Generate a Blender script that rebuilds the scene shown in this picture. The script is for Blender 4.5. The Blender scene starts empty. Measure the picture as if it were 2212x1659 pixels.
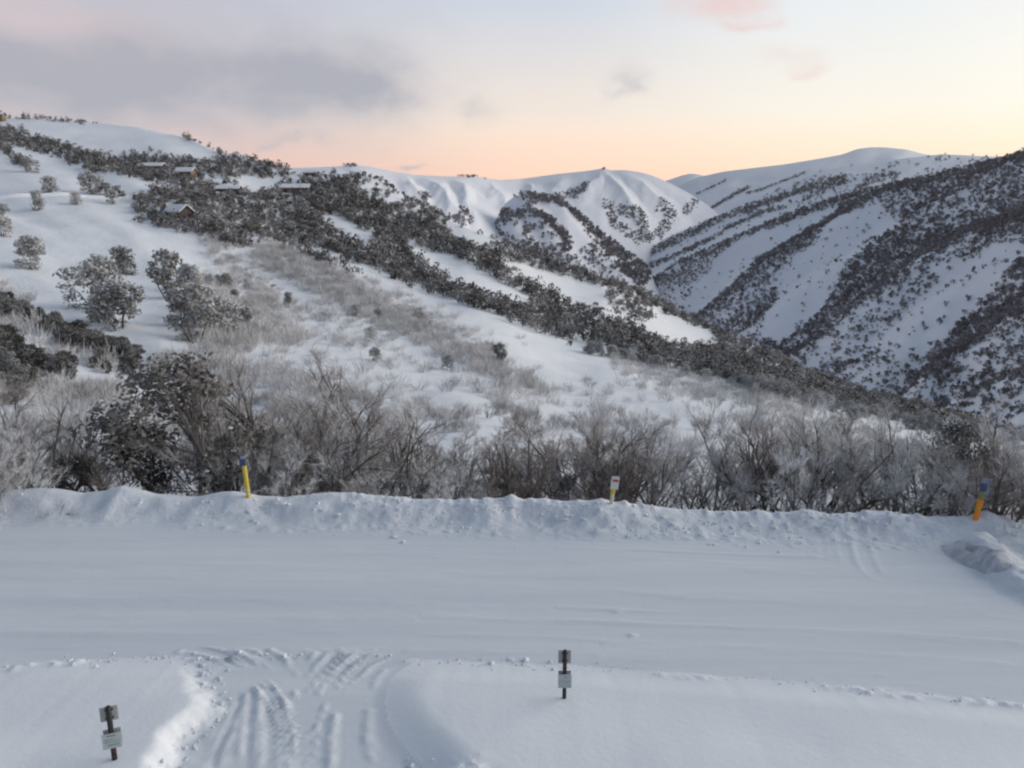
import bpy, math, random
import numpy as np
from mathutils import Vector, Matrix

random.seed(7); rng = np.random.default_rng(11)
scene = bpy.context.scene
COL = scene.collection

# ------------------------------------------------------------------ camera, sky, sun, exposure
CAM_H = 8.3
PITCH = math.radians(13.2)
HFOV = math.radians(66.0)
cam_d = bpy.data.cameras.new('camera'); cam = bpy.data.objects.new('camera', cam_d); COL.objects.link(cam)
cam.location = (0, 0, CAM_H); cam.rotation_euler = (math.pi / 2 - PITCH, 0, 0)
cam_d.sensor_width = 36; cam_d.lens = 18 / math.tan(HFOV / 2); cam_d.clip_end = 20000; cam_d.clip_start = 0.1
scene.camera = cam

HAZE_D = 0.00004
GLOW_AZ = math.radians(66)
world = bpy.data.worlds.new('World'); scene.world = world; world.use_nodes = True
wt = world.node_tree; wt.nodes.clear()
WN, WL = wt.nodes, wt.links
def wmath(op, a, b=None, c=None, clamp=False):
    n = WN.new('ShaderNodeMath'); n.operation = op; n.use_clamp = clamp
    for i, v in enumerate((a, b, c)):
        if v is None: continue
        if isinstance(v, (int, float)): n.inputs[i].default_value = v
        else: WL.new(v, n.inputs[i])
    return n.outputs[0]
def wramp(fac, stops, mode='EASE'):
    n = WN.new('ShaderNodeValToRGB'); r = n.color_ramp; r.interpolation = mode
    while len(r.elements) < len(stops): r.elements.new(0.5)
    for e, (p, c) in zip(r.elements, stops):
        e.position = p; e.color = (*c, 1)
    WL.new(fac, n.inputs[0]); return n.outputs[0]
def wmix(f, a, b):
    n = WN.new('ShaderNodeMix'); n.data_type = 'RGBA'
    for i, v in ((0, f), (6, a), (7, b)):
        if isinstance(v, (int, float)): n.inputs[i].default_value = v
        elif isinstance(v, tuple): n.inputs[i].default_value = (*v, 1)
        else: WL.new(v, n.inputs[i])
    return n.outputs[2]
TAN = math.tan(HFOV / 2)
def ddir(x, y):
    """view direction of a photograph pixel (in 2212 x 1659 units); vectorised"""
    x = np.asarray(x, float); y = np.asarray(y, float)
    u = (x - 1106) / 1106 * TAN; v = (829.5 - y) / 1106 * TAN
    cp, sp = math.cos(PITCH), math.sin(PITCH)
    return u, cp + v * sp, -sp + v * cp
def dang(x, y):
    a, b, c = ddir(x, y); return float(np.arctan2(a, b)), float(np.arctan2(c, np.hypot(a, b)))

tc = WN.new('ShaderNodeTexCoord'); sx = WN.new('ShaderNodeSeparateXYZ'); WL.new(tc.outputs['Generated'], sx.inputs[0])
az = wmath('ARCTAN2', sx.outputs[0], sx.outputs[1])
el = wmath('ARCSINE', sx.outputs[2])
# angle away from the glow, 0..1 over 180 degrees
cosd = wmath('COSINE', wmath('SUBTRACT', az, GLOW_AZ))
ad = wmath('DIVIDE', wmath('ARCCOSINE', cosd), math.pi)
hor = wramp(ad, [(0.0, (1.15, 1.0, .66)), (.14, (1.15, .97, .62)), (.21, (1.17, .89, .58)), (.33, (1.30, .79, .545)), (.45, (.98, .58, .48)), (.62, (.52, .40, .42)), (1, (.26, .30, .40))])
low = wramp(ad, [(0.0, (1.12, 1.10, 1.0)), (.15, (1.11, 1.06, .91)), (.23, (1.07, .99, .85)), (.36, (1.02, .87, .75)), (.51, (.75, .65, .66)), (.66, (.42, .43, .50)), (1, (.26, .32, .42))])
mid = wramp(ad, [(0.0, (1.02, 1.04, 1.04)), (.16, (.98, 1.01, 1.01)), (.25, (.86, .91, .95)), (.36, (.66, .71, .80)), (.53, (.54, .55, .64)), (.70, (.36, .42, .53)), (1, (.25, .32, .43))])
zen = (.175, .235, .32)
t1 = wmath('DIVIDE', el, math.radians(5.6), clamp=True)
t2 = wmath('DIVIDE', wmath('SUBTRACT', el, math.radians(4.6)), math.radians(8.0), clamp=True)
t3 = wmath('DIVIDE', wmath('SUBTRACT', el, math.radians(13)), math.radians(34), clamp=True)
sky_c = wmix(t3, wmix(t2, wmix(t1, hor, low), mid), zen)
# clouds: soft banks laid out on the sky's own directions, broken up by noise
cmb = WN.new('ShaderNodeCombineXYZ')
WL.new(wmath('MULTIPLY', az, 5.0), cmb.inputs[0]); WL.new(wmath('MULTIPLY', el, 9.0), cmb.inputs[1])
def wnoise(scale, detail, off, rough=.55):
    n = WN.new('ShaderNodeTexNoise'); n.inputs['Scale'].default_value = scale; n.inputs['Detail'].default_value = detail
    n.inputs['Roughness'].default_value = rough
    m = WN.new('ShaderNodeVectorMath'); m.operation = 'ADD'; m.inputs[1].default_value = (off, off * .7, off * .3)
    WL.new(cmb.outputs[0], m.inputs[0]); WL.new(m.outputs[0], n.inputs['Vector']); return n.outputs['Fac']
n1 = wnoise(1.6, 6, 3.1); n2 = wnoise(1.7, 5, 9.7); n3 = wnoise(3.2, 6, 21.0)
azw = wmath('ADD', az, wmath('MULTIPLY', wmath('SUBTRACT', n1, .5), .22))
elw = wmath('ADD', el, wmath('MULTIPLY', wmath('SUBTRACT', n2, .5), .07))
def blob(x, y, wx, wy, amp):
    a0, e0 = dang(x, y); k = TAN / 1106 * .93
    dx = wmath('MULTIPLY', wmath('SUBTRACT', azw, a0), 1 / (wx * k)); dy = wmath('MULTIPLY', wmath('SUBTRACT', elw, e0), 1 / (wy * k))
    g = wmath('EXPONENT', wmath('MULTIPLY', wmath('ADD', wmath('MULTIPLY', dx, dx), wmath('MULTIPLY', dy, dy)), -1.0))
    return wmath('MULTIPLY', g, amp)
def wsum(lst):
    s = lst[0]
    for q in lst[1:]: s = wmath('ADD', s, q)
    return s
grey = wsum([blob(430, 180, 310, 85, .95), blob(740, 160, 160, 95, .85), blob(120, 170, 200, 85, .6), blob(300, 90, 360, 70, .35),
             blob(1295, 182, 38, 22, .55), blob(1050, 240, 60, 17, .38), blob(615, 306, 55, 9, .40), blob(925, 358, 40, 5.5, .75), blob(715, 306, 20, 8, .25),
             blob(-500, 120, 420, 90, .7), blob(-1500, 60, 500, 120, .6)])
n4 = wnoise(1.1, 7, 33.0, .62)
grey_f = wmath('MULTIPLY', grey, wmath('ADD', -.30, wmath('MULTIPLY', wmath('ADD', wmath('MULTIPLY', n3, .6), n4), 1.35)), clamp=True)
pink = wsum([blob(1550, 8, 95, 26, .95), blob(1625, 50, 45, 12, .7), blob(1715, 115, 60, 20, .4), blob(1735, 152, 35, 13, .45), blob(60, 30, 210, 45, .40), blob(2900, -80, 300, 60, .5)])
pink_f = wmath('MULTIPLY', pink, wmath('ADD', .3, wmath('MULTIPLY', n3, 1.1)), clamp=True)
c1 = wmix(grey_f, sky_c, (.445, .45, .52))
c2 = wmix(pink_f, c1, (.88, .66, .63))
nish = WN.new('ShaderNodeTexSky'); nish.sky_type = 'NISHITA'; nish.sun_disc = False
nish.sun_elevation = math.radians(2.0); nish.sun_rotation = GLOW_AZ; nish.altitude = 1700
bg1 = WN.new('ShaderNodeBackground'); WL.new(c2, bg1.inputs[0]); bg1.inputs[1].default_value = 0.94
bg2 = WN.new('ShaderNodeBackground'); WL.new(nish.outputs[0], bg2.inputs[0]); bg2.inputs[1].default_value = 0.015
addw = WN.new('ShaderNodeAddShader'); WL.new(bg1.outputs[0], addw.inputs[0]); WL.new(bg2.outputs[0], addw.inputs[1])
wo = WN.new('ShaderNodeOutputWorld'); WL.new(addw.outputs[0], wo.inputs[0])

sun_d = bpy.data.lights.new('sun', 'SUN'); sun_d.energy = 3.0; sun_d.angle = math.radians(62); sun_d.color = (1.0, .93, .84)
sun = bpy.data.objects.new('sun', sun_d); COL.objects.link(sun)
sun_el = math.radians(10)
SUN_AZ = math.radians(72)
sdir = Vector((math.sin(SUN_AZ) * math.cos(sun_el), math.cos(SUN_AZ) * math.cos(sun_el), math.sin(sun_el)))
sun.rotation_euler = (-sdir).to_track_quat('-Z', 'Y').to_euler()

vs = scene.view_settings; vs.view_transform = 'Standard'; vs.look = 'None'; vs.exposure = 0.0; vs.gamma = 1.0; vs.use_curve_mapping = False
scene.render.engine = 'CYCLES'
cy = scene.cycles; cy.use_denoising = True; cy.max_bounces = 4; cy.diffuse_bounces = 3; cy.volume_bounces = 0; cy.transparent_max_bounces = 4
cy.use_adaptive_sampling = True; cy.adaptive_threshold = 0.03
cy.pixel_filter_type = 'BLACKMAN_HARRIS'; cy.filter_width = 2.3

# ------------------------------------------------------------------ helpers
def tag(o, label=None, cat=None, group=None, kind=None):
    if label: o['label'] = label
    if cat: o['category'] = cat
    if group: o['group'] = group
    if kind: o['kind'] = kind
    return o

def mesh_np(name, V, F, mats, mat_idx=None, smooth=False, tint=None):
    """V (n,3) floats, F (m,3|4) ints -> mesh"""
    V = np.ascontiguousarray(V, np.float32); F = np.ascontiguousarray(F, np.int32)
    me = bpy.data.meshes.new(name); k = F.shape[1]
    me.vertices.add(len(V)); me.vertices.foreach_set('co', V.ravel())
    me.loops.add(F.size); me.loops.foreach_set('vertex_index', F.ravel())
    me.polygons.add(len(F))
    me.polygons.foreach_set('loop_start', np.arange(0, F.size, k, dtype=np.int32))
    me.polygons.foreach_set('loop_total', np.full(len(F), k, np.int32))
    if mat_idx is not None: me.polygons.foreach_set('material_index', np.ascontiguousarray(mat_idx, np.int32))
    me.polygons.foreach_set('use_smooth', np.full(len(F), bool(smooth)))
    for m in (mats if isinstance(mats, (list, tuple)) else [mats]): me.materials.append(m)
    if tint is not None:
        a = me.attributes.new('tint', 'FLOAT', 'POINT'); a.data.foreach_set('value', np.ascontiguousarray(tint, np.float32))
    me.update(calc_edges=True); me.validate()
    return me

def obj(name, me, parent=None, loc=None):
    o = bpy.data.objects.new(name, me); COL.objects.link(o)
    if parent: o.parent = parent
    if loc is not None: o.location = loc
    return o

class MB:
    """collects quads; boxes, bars and tubes in object space"""
    def __init__(s): s.V = []; s.F = []
    def quad(s, a, b, c, d):
        i = len(s.V); s.V += [tuple(a), tuple(b), tuple(c), tuple(d)]; s.F.append((i, i+1, i+2, i+3))
    def box(s, x0, x1, y0, y1, z0, z1, M=None, bev=0.0):
        if bev > 0:
            return s.bbox(x0, x1, y0, y1, z0, z1, bev, M)
        c = [Vector((x, y, z)) for z in (z0, z1) for y in (y0, y1) for x in (x0, x1)]
        if M: c = [M @ v for v in c]
        i = len(s.V); s.V += [tuple(v) for v in c]
        for f in ((0,2,3,1), (4,5,7,6), (0,1,5,4), (2,6,7,3), (0,4,6,2), (1,3,7,5)): s.F.append(tuple(i+q for q in f))
    def bbox(s, x0, x1, y0, y1, z0, z1, b, M=None):
        # box with chamfered vertical and horizontal edges: three stacked rings
        rings = []
        for z, e in ((z0, b), (z0 + b, 0), (z1 - b, 0), (z1, b)):
            X0, X1, Y0, Y1 = x0 + e, x1 - e, y0 + e, y1 - e
            rings.append([Vector(p) for p in ((X0+b,Y0,z),(X1-b,Y0,z),(X1,Y0+b,z),(X1,Y1-b,z),(X1-b,Y1,z),(X0+b,Y1,z),(X0,Y1-b,z),(X0,Y0+b,z))])
        i = len(s.V)
        for r in rings:
            for v in r: s.V.append(tuple(M @ v if M else v))
        for k in range(3):
            for j in range(8):
                a = i + k*8 + j; b2 = i + k*8 + (j+1) % 8; s.F.append((a, b2, b2+8, a+8))
        for base, o in ((i, (0,3,2,1)), (i, (0,5,4,3)), (i, (0,7,6,5)), (i+24, (0,1,2,3)), (i+24, (0,3,4,5)), (i+24, (0,5,6,7))): s.F.append(tuple(base+q for q in o))
    def tube(s, pts, rad, n=8, cap=True):
        i = len(s.V); m = len(pts); pts = [Vector(p) for p in pts]
        for k, p in enumerate(pts):
            d = (pts[min(k+1, m-1)] - pts[max(k-1, 0)]).normalized()
            a = d.orthogonal().normalized(); b = d.cross(a)
            r = rad[k] if isinstance(rad, (list, tuple)) else rad
            for j in range(n):
                t = 2 * math.pi * j / n; s.V.append(tuple(p + (a * math.cos(t) + b * math.sin(t)) * r))
        for k in range(m-1):
            for j in range(n):
                s.F.append((i+k*n+j, i+k*n+(j+1) % n, i+(k+1)*n+(j+1) % n, i+(k+1)*n+j))
        if cap and n % 2 == 0:
            for base, rev in ((i, True), (i+(m-1)*n, False)):
                for j in range(1, n-1, 2):
                    q = (base, base+j, base+j+1, base+(j+2) % n)
                    s.F.append(q[::-1] if rev else q)
    def mesh(s, name, mat, smooth=False): return mesh_np(name, np.array(s.V), np.array(s.F), mat, smooth=smooth)
    def build(s, name, mat, parent=None, smooth=False): return obj(name, s.mesh(name, mat, smooth), parent)

# numpy value noise
def _h(ix, iy, seed):
    n = (ix.astype(np.int64) * 374761393 + iy.astype(np.int64) * 668265263 + seed * 1442695041) & 0xffffffff
    n = ((n ^ (n >> 13)) * 1274126177) & 0xffffffff
    n = ((n ^ (n >> 16)) * 2246822519) & 0xffffffff
    return ((n ^ (n >> 15)) & 0xffffff) / float(0xffffff)
def vnoise(x, y, seed=0):
    x = np.asarray(x, float); y = np.asarray(y, float)
    ix = np.floor(x); iy = np.floor(y); fx = x - ix; fy = y - iy
    fx = fx*fx*fx*(fx*(fx*6-15)+10); fy = fy*fy*fy*(fy*(fy*6-15)+10)
    a = _h(ix, iy, seed); b = _h(ix+1, iy, seed); c = _h(ix, iy+1, seed); d = _h(ix+1, iy+1, seed)
    return (a*(1-fx)+b*fx)*(1-fy) + (c*(1-fx)+d*fx)*fy
def fbm(x, y, oct=4, seed=0, gain=.5):
    s = 0; a = 1; t = 0
    for k in range(oct):
        s = s + a*(vnoise(x*2**k+17.3*k, y*2**k-9.1*k, seed+k)-.5); t += a; a *= gain
    return s / t * 2
def sstep(a, b, x):
    t = np.clip((x-a)/(b-a), 0, 1); return t*t*(3-2*t)
def pl_dist(px, py, pts):
    """distance to a polyline, and the running length of the nearest point"""
    best = np.full(px.shape, 1e9); run = np.zeros(px.shape); L = 0.0
    for (x0, y0), (x1, y1) in zip(pts[:-1], pts[1:]):
        dx, dy = x1-x0, y1-y0; l2 = dx*dx+dy*dy
        t = np.clip(((px-x0)*dx+(py-y0)*dy)/l2, 0, 1)
        d = np.hypot(px-x0-t*dx, py-y0-t*dy); m = d < best
        best = np.where(m, d, best); run = np.where(m, L+t*math.sqrt(l2), run); L += math.sqrt(l2)
    return best, run / L
def in_poly(px, py, pts):
    c = np.zeros(px.shape, bool); n = len(pts)
    for i in range(n):
        x0, y0 = pts[i]; x1, y1 = pts[(i+1) % n]
        if y0 == y1: continue
        m = ((y0 > py) != (y1 > py)) & (px < (x1-x0)*(py-y0)/(y1-y0)+x0); c ^= m
    return c
def sdf_poly(px, py, pts):
    d, _ = pl_dist(px, py, pts + [pts[0]]); return np.where(in_poly(px, py, pts), -d, d)
def smooth_pl(pts, n=6):
    """Catmull-Rom through points"""
    P = [pts[0]] + list(pts) + [pts[-1]]; out = []
    for i in range(1, len(P)-2):
        for k in range(n):
            t = k/n; a, b, c, d = (np.array(P[i+j], float) for j in (-1, 0, 1, 2))
            out.append(tuple(.5*((2*b)+(c-a)*t+(2*a-5*b+4*c-d)*t*t+(3*b-a-3*c+d)*t**3)))
    out.append(tuple(pts[-1])); return out

# ------------------------------------------------------------------ materials
def new_mat(name):
    m = bpy.data.materials.new(name); m.use_nodes = True; nt = m.node_tree; nt.nodes.clear()
    out = nt.nodes.new('ShaderNodeOutputMaterial'); b = nt.nodes.new('ShaderNodeBsdfPrincipled'); nt.links.new(b.outputs[0], out.inputs[0])
    return m, nt, b
def nd(nt, t, **kw):
    n = nt.nodes.new(t)
    for k, v in kw.items():
        if k in n.inputs.keys(): n.inputs[k].default_value = v
        else: setattr(n, k, v)
    return n
def ramp(nt, fac, stops):
    n = nt.nodes.new('ShaderNodeValToRGB'); r = n.color_ramp
    while len(r.elements) < len(stops): r.elements.new(.5)
    for e, (p, c) in zip(r.elements, stops): e.position = p; e.color = (*c, 1)
    nt.links.new(fac, n.inputs[0]); return n.outputs[0]
def mathn(nt, op, a, b=None, clamp=False):
    n = nt.nodes.new('ShaderNodeMath'); n.operation = op; n.use_clamp = clamp
    for i, v in enumerate((a, b)):
        if v is None: continue
        if isinstance(v, (int, float)): n.inputs[i].default_value = v
        else: nt.links.new(v, n.inputs[i])
    return n.outputs[0]
def mixn(nt, f, a, b):
    n = nt.nodes.new('ShaderNodeMix'); n.data_type = 'RGBA'
    for i, v in ((0, f), (6, a), (7, b)):
        if isinstance(v, (int, float)): n.inputs[i].default_value = v
        elif isinstance(v, tuple): n.inputs[i].default_value = (*v, 1)
        else: nt.links.new(v, n.inputs[i])
    return n.outputs[2]

def snow_mat(name, c0, c1, nscale, bumps=(), rough=.62, streak=None):
    m, nt, b = new_mat(name)
    co = nd(nt, 'ShaderNodeTexCoord')
    n = nd(nt, 'ShaderNodeTexNoise', Scale=nscale, Detail=5.0, Roughness=.6); mp = nd(nt, 'ShaderNodeMapping'); mp.inputs['Scale'].default_value = streak or (1, 1, 1); nt.links.new(co.outputs['Object'], mp.inputs['Vector']); nt.links.new(mp.outputs[0], n.inputs['Vector'])
    col = ramp(nt, n.outputs['Fac'], [(.3, c0), (.7, c1)])
    nt.links.new(col, b.inputs['Base Color']); b.inputs['Roughness'].default_value = rough
    b.inputs['Specular IOR Level'].default_value = .25
    prev = None
    for sc, dist, st in bumps:
        bn = nd(nt, 'ShaderNodeTexNoise', Scale=sc, Detail=4.0, Roughness=.65); nt.links.new(co.outputs['Object'], bn.inputs['Vector'])
        bp = nd(nt, 'ShaderNodeBump', Strength=st, Distance=dist); nt.links.new(bn.outputs['Fac'], bp.inputs['Height'])
        if prev: nt.links.new(prev, bp.inputs['Normal'])
        prev = bp.outputs[0]
    if prev: nt.links.new(prev, b.inputs['Normal'])
    return m
M_SNOW = snow_mat('fresh_snow', (.80, .82, .85), (.86, .87, .89), .5, [(9, .02, .35), (60, .006, .35)])
M_PACK = snow_mat('packed_snow', (.67, .70, .745), (.77, .79, .82), .8, [(14, .012, .4), (70, .006, .45)], streak=(.12, 1.6, 1))
M_BANK = snow_mat('ploughed_snow', (.71, .74, .785), (.81, .83, .86), 1.2, [(7, .06, .6), (26, .025, .6)])
M_HILL = snow_mat('hill_snow', (.79, .81, .85), (.86, .87, .89), .02, [(.12, 1.2, .35), (.6, .35, .35)])
M_FAR = snow_mat('far_snow', (.80, .81, .86), (.86, .86, .89), .004, [(.02, 8, .3), (.09, 2.5, .3)])

def plain(name, c, rough=.6, var=.15, scale=6.0, metal=0.0):
    m, nt, b = new_mat(name)
    co = nd(nt, 'ShaderNodeTexCoord'); n = nd(nt, 'ShaderNodeTexNoise', Scale=scale, Detail=5.0); nt.links.new(co.outputs['Object'], n.inputs['Vector'])
    lo = tuple(max(0, q*(1-var)) for q in c); hi = tuple(min(1, q*(1+var)) for q in c)
    nt.links.new(ramp(nt, n.outputs['Fac'], [(.3, lo), (.7, hi)]), b.inputs['Base Color'])
    b.inputs['Roughness'].default_value = rough; b.inputs['Metallic'].default_value = metal
    return m
def plant_mat(name, dark, frost, up=.55, base=.2, nscale=2.0, attr=False, rnd=.5):
    """leaf or twig colour with rime and snow caught on the faces that look up"""
    m, nt, b = new_mat(name)
    co = nd(nt, 'ShaderNodeTexCoord'); n = nd(nt, 'ShaderNodeTexNoise', Scale=nscale, Detail=3.0); nt.links.new(co.outputs['Object'], n.inputs['Vector'])
    g = nd(nt, 'ShaderNodeNewGeometry'); s = nd(nt, 'ShaderNodeSeparateXYZ'); nt.links.new(g.outputs['True Normal'], s.inputs[0])
    upz = mathn(nt, 'MULTIPLY', mathn(nt, 'MAXIMUM', s.outputs[2], 0.0), up)
    if attr: a = nd(nt, 'ShaderNodeAttribute'); a.attribute_name = 'tint'; r = a.outputs['Fac']
    else: oi = nd(nt, 'ShaderNodeObjectInfo'); r = oi.outputs['Random']
    f = mathn(nt, 'ADD', mathn(nt, 'ADD', upz, base), mathn(nt, 'MULTIPLY', mathn(nt, 'SUBTRACT', n.outputs['Fac'], .5), .9))
    f = mathn(nt, 'ADD', f, mathn(nt, 'MULTIPLY', mathn(nt, 'SUBTRACT', r, .5), rnd), clamp=True)
    nt.links.new(mixn(nt, f, dark, frost), b.inputs['Base Color']); b.inputs['Roughness'].default_value = .85
    b.inputs['Specular IOR Level'].default_value = .15
    return m
M_BARK = plain('gum_bark', (.105, .092, .084), .9, .45, 5)
M_TWIG = plant_mat('rimed_twigs', (.20, .18, .17), (.84, .82, .815), .35, .40, .8, rnd=.75)
M_TWIGB = plant_mat('brown_twigs', (.16, .125, .105), (.62, .55, .51), .30, .30, .8, rnd=.6)
M_TWIGG = plant_mat('heavily_rimed_twigs', (.26, .25, .25), (.88, .88, .89), .35, .52, .8, rnd=.6)
M_TWIGA = plant_mat('rimed_brush', (.215, .20, .195), (.86, .85, .855), .35, .50, .25, attr=True, rnd=.6)
M_TWIGM = plant_mat('rimed_shrub', (.215, .20, .195), (.86, .85, .855), .35, .50, .25, rnd=.6)
M_LEAF = plant_mat('dark_gum_leaves', (.042, .038, .031), (.36, .35, .34), .26, .08, 1.6)
M_GUM = plant_mat('rimed_gum_leaves', (.072, .070, .064), (.66, .665, .67), .60, .36, .5)
M_GUMA = plant_mat('wood_leaves', (.058, .053, .049), (.54, .53, .53), .42, .15, .12, attr=True, rnd=.55)
M_FARL = plant_mat('far_wood_leaves', (.094, .079, .087), (.42, .40, .43), .25, .15, .03, attr=True, rnd=.5)
M_CLOT = plain('clotted_snow', (.80, .81, .83), .7, .06, 4)

# ------------------------------------------------------------------ terrain surfaces
def ray_pt(x, y, r):
    a, b, c = ddir(x, y); k = r / np.hypot(a, b); return a*k, b*k, CAM_H + c*k
def interp_cols(cols, x, y):
    """cols: {x: [(y, r), ...]}; log-linear in y, smooth in x"""
    xs = sorted(cols); x = np.asarray(x, float); y = np.asarray(y, float)
    tab = []
    for cx in xs:
        l = sorted(cols[cx]); ys = np.array([p[0] for p in l], float); rs = np.log([p[1] for p in l])
        v = np.interp(y, ys, rs)
        s0 = (rs[1]-rs[0])/(ys[1]-ys[0]); v = np.where(y < ys[0], rs[0]+(y-ys[0])*s0, v)
        tab.append(v)
    out = np.array(tab[0], float); xa = np.clip(x, xs[0], xs[-1])
    for i in range(len(xs)-1):
        m = (xa >= xs[i]) & (xa <= xs[i+1]); t = (xa-xs[i])/(xs[i+1]-xs[i]); t = t*t*(3-2*t)*.5+t*.5
        out = np.where(m, tab[i]*(1-t)+tab[i+1]*t, out)
    return np.exp(out)
def crv(pts):
    xs = np.array([p[0] for p in pts], float); ys = np.array([p[1] for p in pts], float)
    def f(x):
        x = np.asarray(x, float); s = 0
        for d, w in ((-8, .2), (-3, .2), (0, .2), (3, .2), (8, .2)): s = s + w*np.interp(x+d, xs, ys)
        return s
    return f

class Hill:
    def __init__(s, crest, bottom, depth, relief): s.crest, s.bottom, s.depth, s.relief = crest, bottom, depth, relief
    def pt(s, x, y):
        x = np.asarray(x, float); y = np.asarray(y, float)
        r = s.depth(x, y); X, Y, Z = ray_pt(x, y, r)
        return np.stack([X, Y, Z + s.relief(x, y, X, Y, r)], -1), r
    def build(s, name, x0, x1, nx, ny, mat, back=(60, 25), pw=1.0):
        xs = np.linspace(x0, x1, nx); t = np.linspace(0, 1, ny) ** pw
        Xg, T = np.meshgrid(xs, t); yb = s.bottom(Xg); yc = s.crest(Xg); Yg = yb+(yc-yb)*T
        P, r = s.pt(Xg, Yg)
        top = P[-1]; d = top[:, :2]/np.linalg.norm(top[:, :2], axis=1, keepdims=True); rows = [P]
        for k in (.12, .35, 1.0, 3.0):
            q = top.copy(); q[:, :2] += d*back[0]*k; q[:, 2] -= back[1]*k*(.5+.5*k if k < 1 else 1); rows.append(q[None])
        G = np.concatenate(rows, 0); n0, n1 = G.shape[:2]
        idx = np.arange(n0*n1).reshape(n0, n1)
        F = np.stack([idx[:-1, :-1], idx[:-1, 1:], idx[1:, 1:], idx[1:, :-1]], -1).reshape(-1, 4)
        o = obj(name, mesh_np(name, G.reshape(-1, 3), F, mat, smooth=True)); o['kind'] = 'structure'; return o

# the near hillside that climbs from the valley to the village on the left
L_COLS = {
 -300: [(1150,24),(1080,31),(1000,48),(900,75),(800,100),(700,128),(600,185),(500,260),(430,330),(350,430),(290,540),(262,650)],
 0: [(1150,24),(1080,31),(1000,48),(900,76),(800,102),(700,130),(600,190),(500,262),(430,330),(350,430),(290,530),(252,650)],
 350: [(1150,24),(1080,31),(1000,50),(900,78),(800,108),(700,140),(600,200),(500,275),(430,340),(370,420),(320,500),(285,600)],
 700: [(1150,24),(1080,31),(1000,50),(900,76),(800,112),(700,170),(600,240),(500,330),(430,400),(378,470)],
 1000: [(1150,24),(1080,31),(1000,50),(900,80),(800,130),(700,200),(600,290),(520,380),(480,440)],
 1300: [(1150,23.5),(1080,31),(1000,54),(900,100),(800,170),(700,280),(640,370),(600,430)],
 1650: [(1150,23),(1080,31),(1000,55),(900,115),(850,180),(800,290),(750,450)],
 2000: [(1150,23),(1080,31),(1000,70),(950,130),(900,300),(885,400)],
 2212: [(1150,22.5),(1080,31),(1020,60),(980,120),(950,250),(935,380)],
 2500: [(1150,22),(1090,31),(1060,60),(1040,120),(1020,300)]}
L_CREST = [(-400,265),(-100,256),(0,253),(60,256),(150,260),(230,268),(300,279),(380,292),(420,307),(450,322),(483,333),(540,345),(590,358),(617,366),(640,379),(700,380),(760,386),(820,410),(876,434),(943,464),(1009,492),(1076,520),(1123,541),(1203,564),(1276,598),(1313,610),(1391,626),(1438,655),(1506,690),(1566,728),(1651,756),(1728,794),(1822,833),(1899,854),(1950,871),(2014,892),(2087,916),(2150,930),(2212,945),(2600,1030)]
def l_relief(x, y, X, Y, r):
    f = np.clip((r-35)/60, 0, 1)
    big = fbm(X/70, Y/90, 4, 3)*np.minimum(2.6, r*.010)
    # shallow gullies running down the fall line
    s = (y - .46*x)/70
    return f*(big + np.minimum(1.6, r*.006)*fbm(s, x/400, 2, 31) + fbm(X/9, Y/9, 2, 8)*.25)
LH = Hill(crv(L_CREST), lambda x: np.full_like(np.asarray(x, float), 1150.), lambda x, y: interp_cols(L_COLS, x, y), l_relief)
LH.build('near_hillside', -400, 2600, 360, 250, M_HILL, back=(90, 45), pw=.9)

def c3(pts): return [(p[0]*.4270+1267, p[1]*.4270+276.5) for p in pts]
def c2(pts): return [(p[0]*.3333+576, p[1]*.3333+288) for p in pts]
def c1_(pts): return [(p[0]*.3333, p[1]*.3333+219) for p in pts]
def c5(pts): return [(p[0]*.3333+737.4, p[1]*.3333+691) for p in pts]
lcrest = LH.crest
# right-hand mountainside, nearest ridge
RN_C = crv([(1340,640),(1380,615),(1408,602),(1470,562),(1540,532),(1609,503),(1700,463),(1822,422),(1950,392),(2080,364),(2138,347),(2212,330),(2600,270)])
RN_B = lambda x: np.maximum(lcrest(x)+45, RN_C(x)+12)
RN_DC = crv([(1380,1500),(1600,1480),(1822,1380),(2212,1120),(2600,950)]); RN_DB = crv([(1380,1420),(1600,900),(1822,680),(2212,470),(2600,400)])
def rn_depth(x, y):
    t = np.clip((RN_B(x)-y)/(RN_B(x)-RN_C(x)), 0, 1.1); return np.exp(np.log(RN_DB(x))*(1-t)+np.log(RN_DC(x))*t)
def rn_relief(x, y, X, Y, r):
    s = (y+.66*x)/118 + .35*fbm(x/160, y/160, 2, 5)
    edge = np.clip((RN_B(x)-y)/80, 0, 1)*np.clip((y-RN_C(x))/70, 0, 1)
    return edge*(np.sin(s*2*math.pi)*r*.007 + fbm(X/120, Y/120, 4, 12)*r*.005)
RN = Hill(RN_C, RN_B, rn_depth, rn_relief); RN.build('right_mountainside', 1345, 2600, 250, 200, M_FAR, back=(300, 120))
# middle ridge on the right
RM_C = crv([(1350,580),(1395,543),(1440,513),(1500,487),(1566,464),(1677,412),(1758,374),(1822,359),(1950,342),(2036,333),(2138,338),(2400,350)])
RM_B = lambda x: np.maximum(RN_C(x)+30, RM_C(x)+10)
def rm_depth(x, y):
    t = np.clip((RM_B(x)-y)/(RM_B(x)-RM_C(x)), 0, 1.1); return 1650*(1-t)+2050*t
RM = Hill(RM_C, RM_B, rm_depth, lambda x, y, X, Y, r: np.clip((y-RM_C(x))/30, 0, 1)*(np.sin((y+.6*x)/80*6.28)*5+fbm(X/160, Y/160, 4, 22)*6))
RM.build('middle_ridge', 1355, 2400, 220, 90, M_FAR, back=(300, 110))
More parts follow.
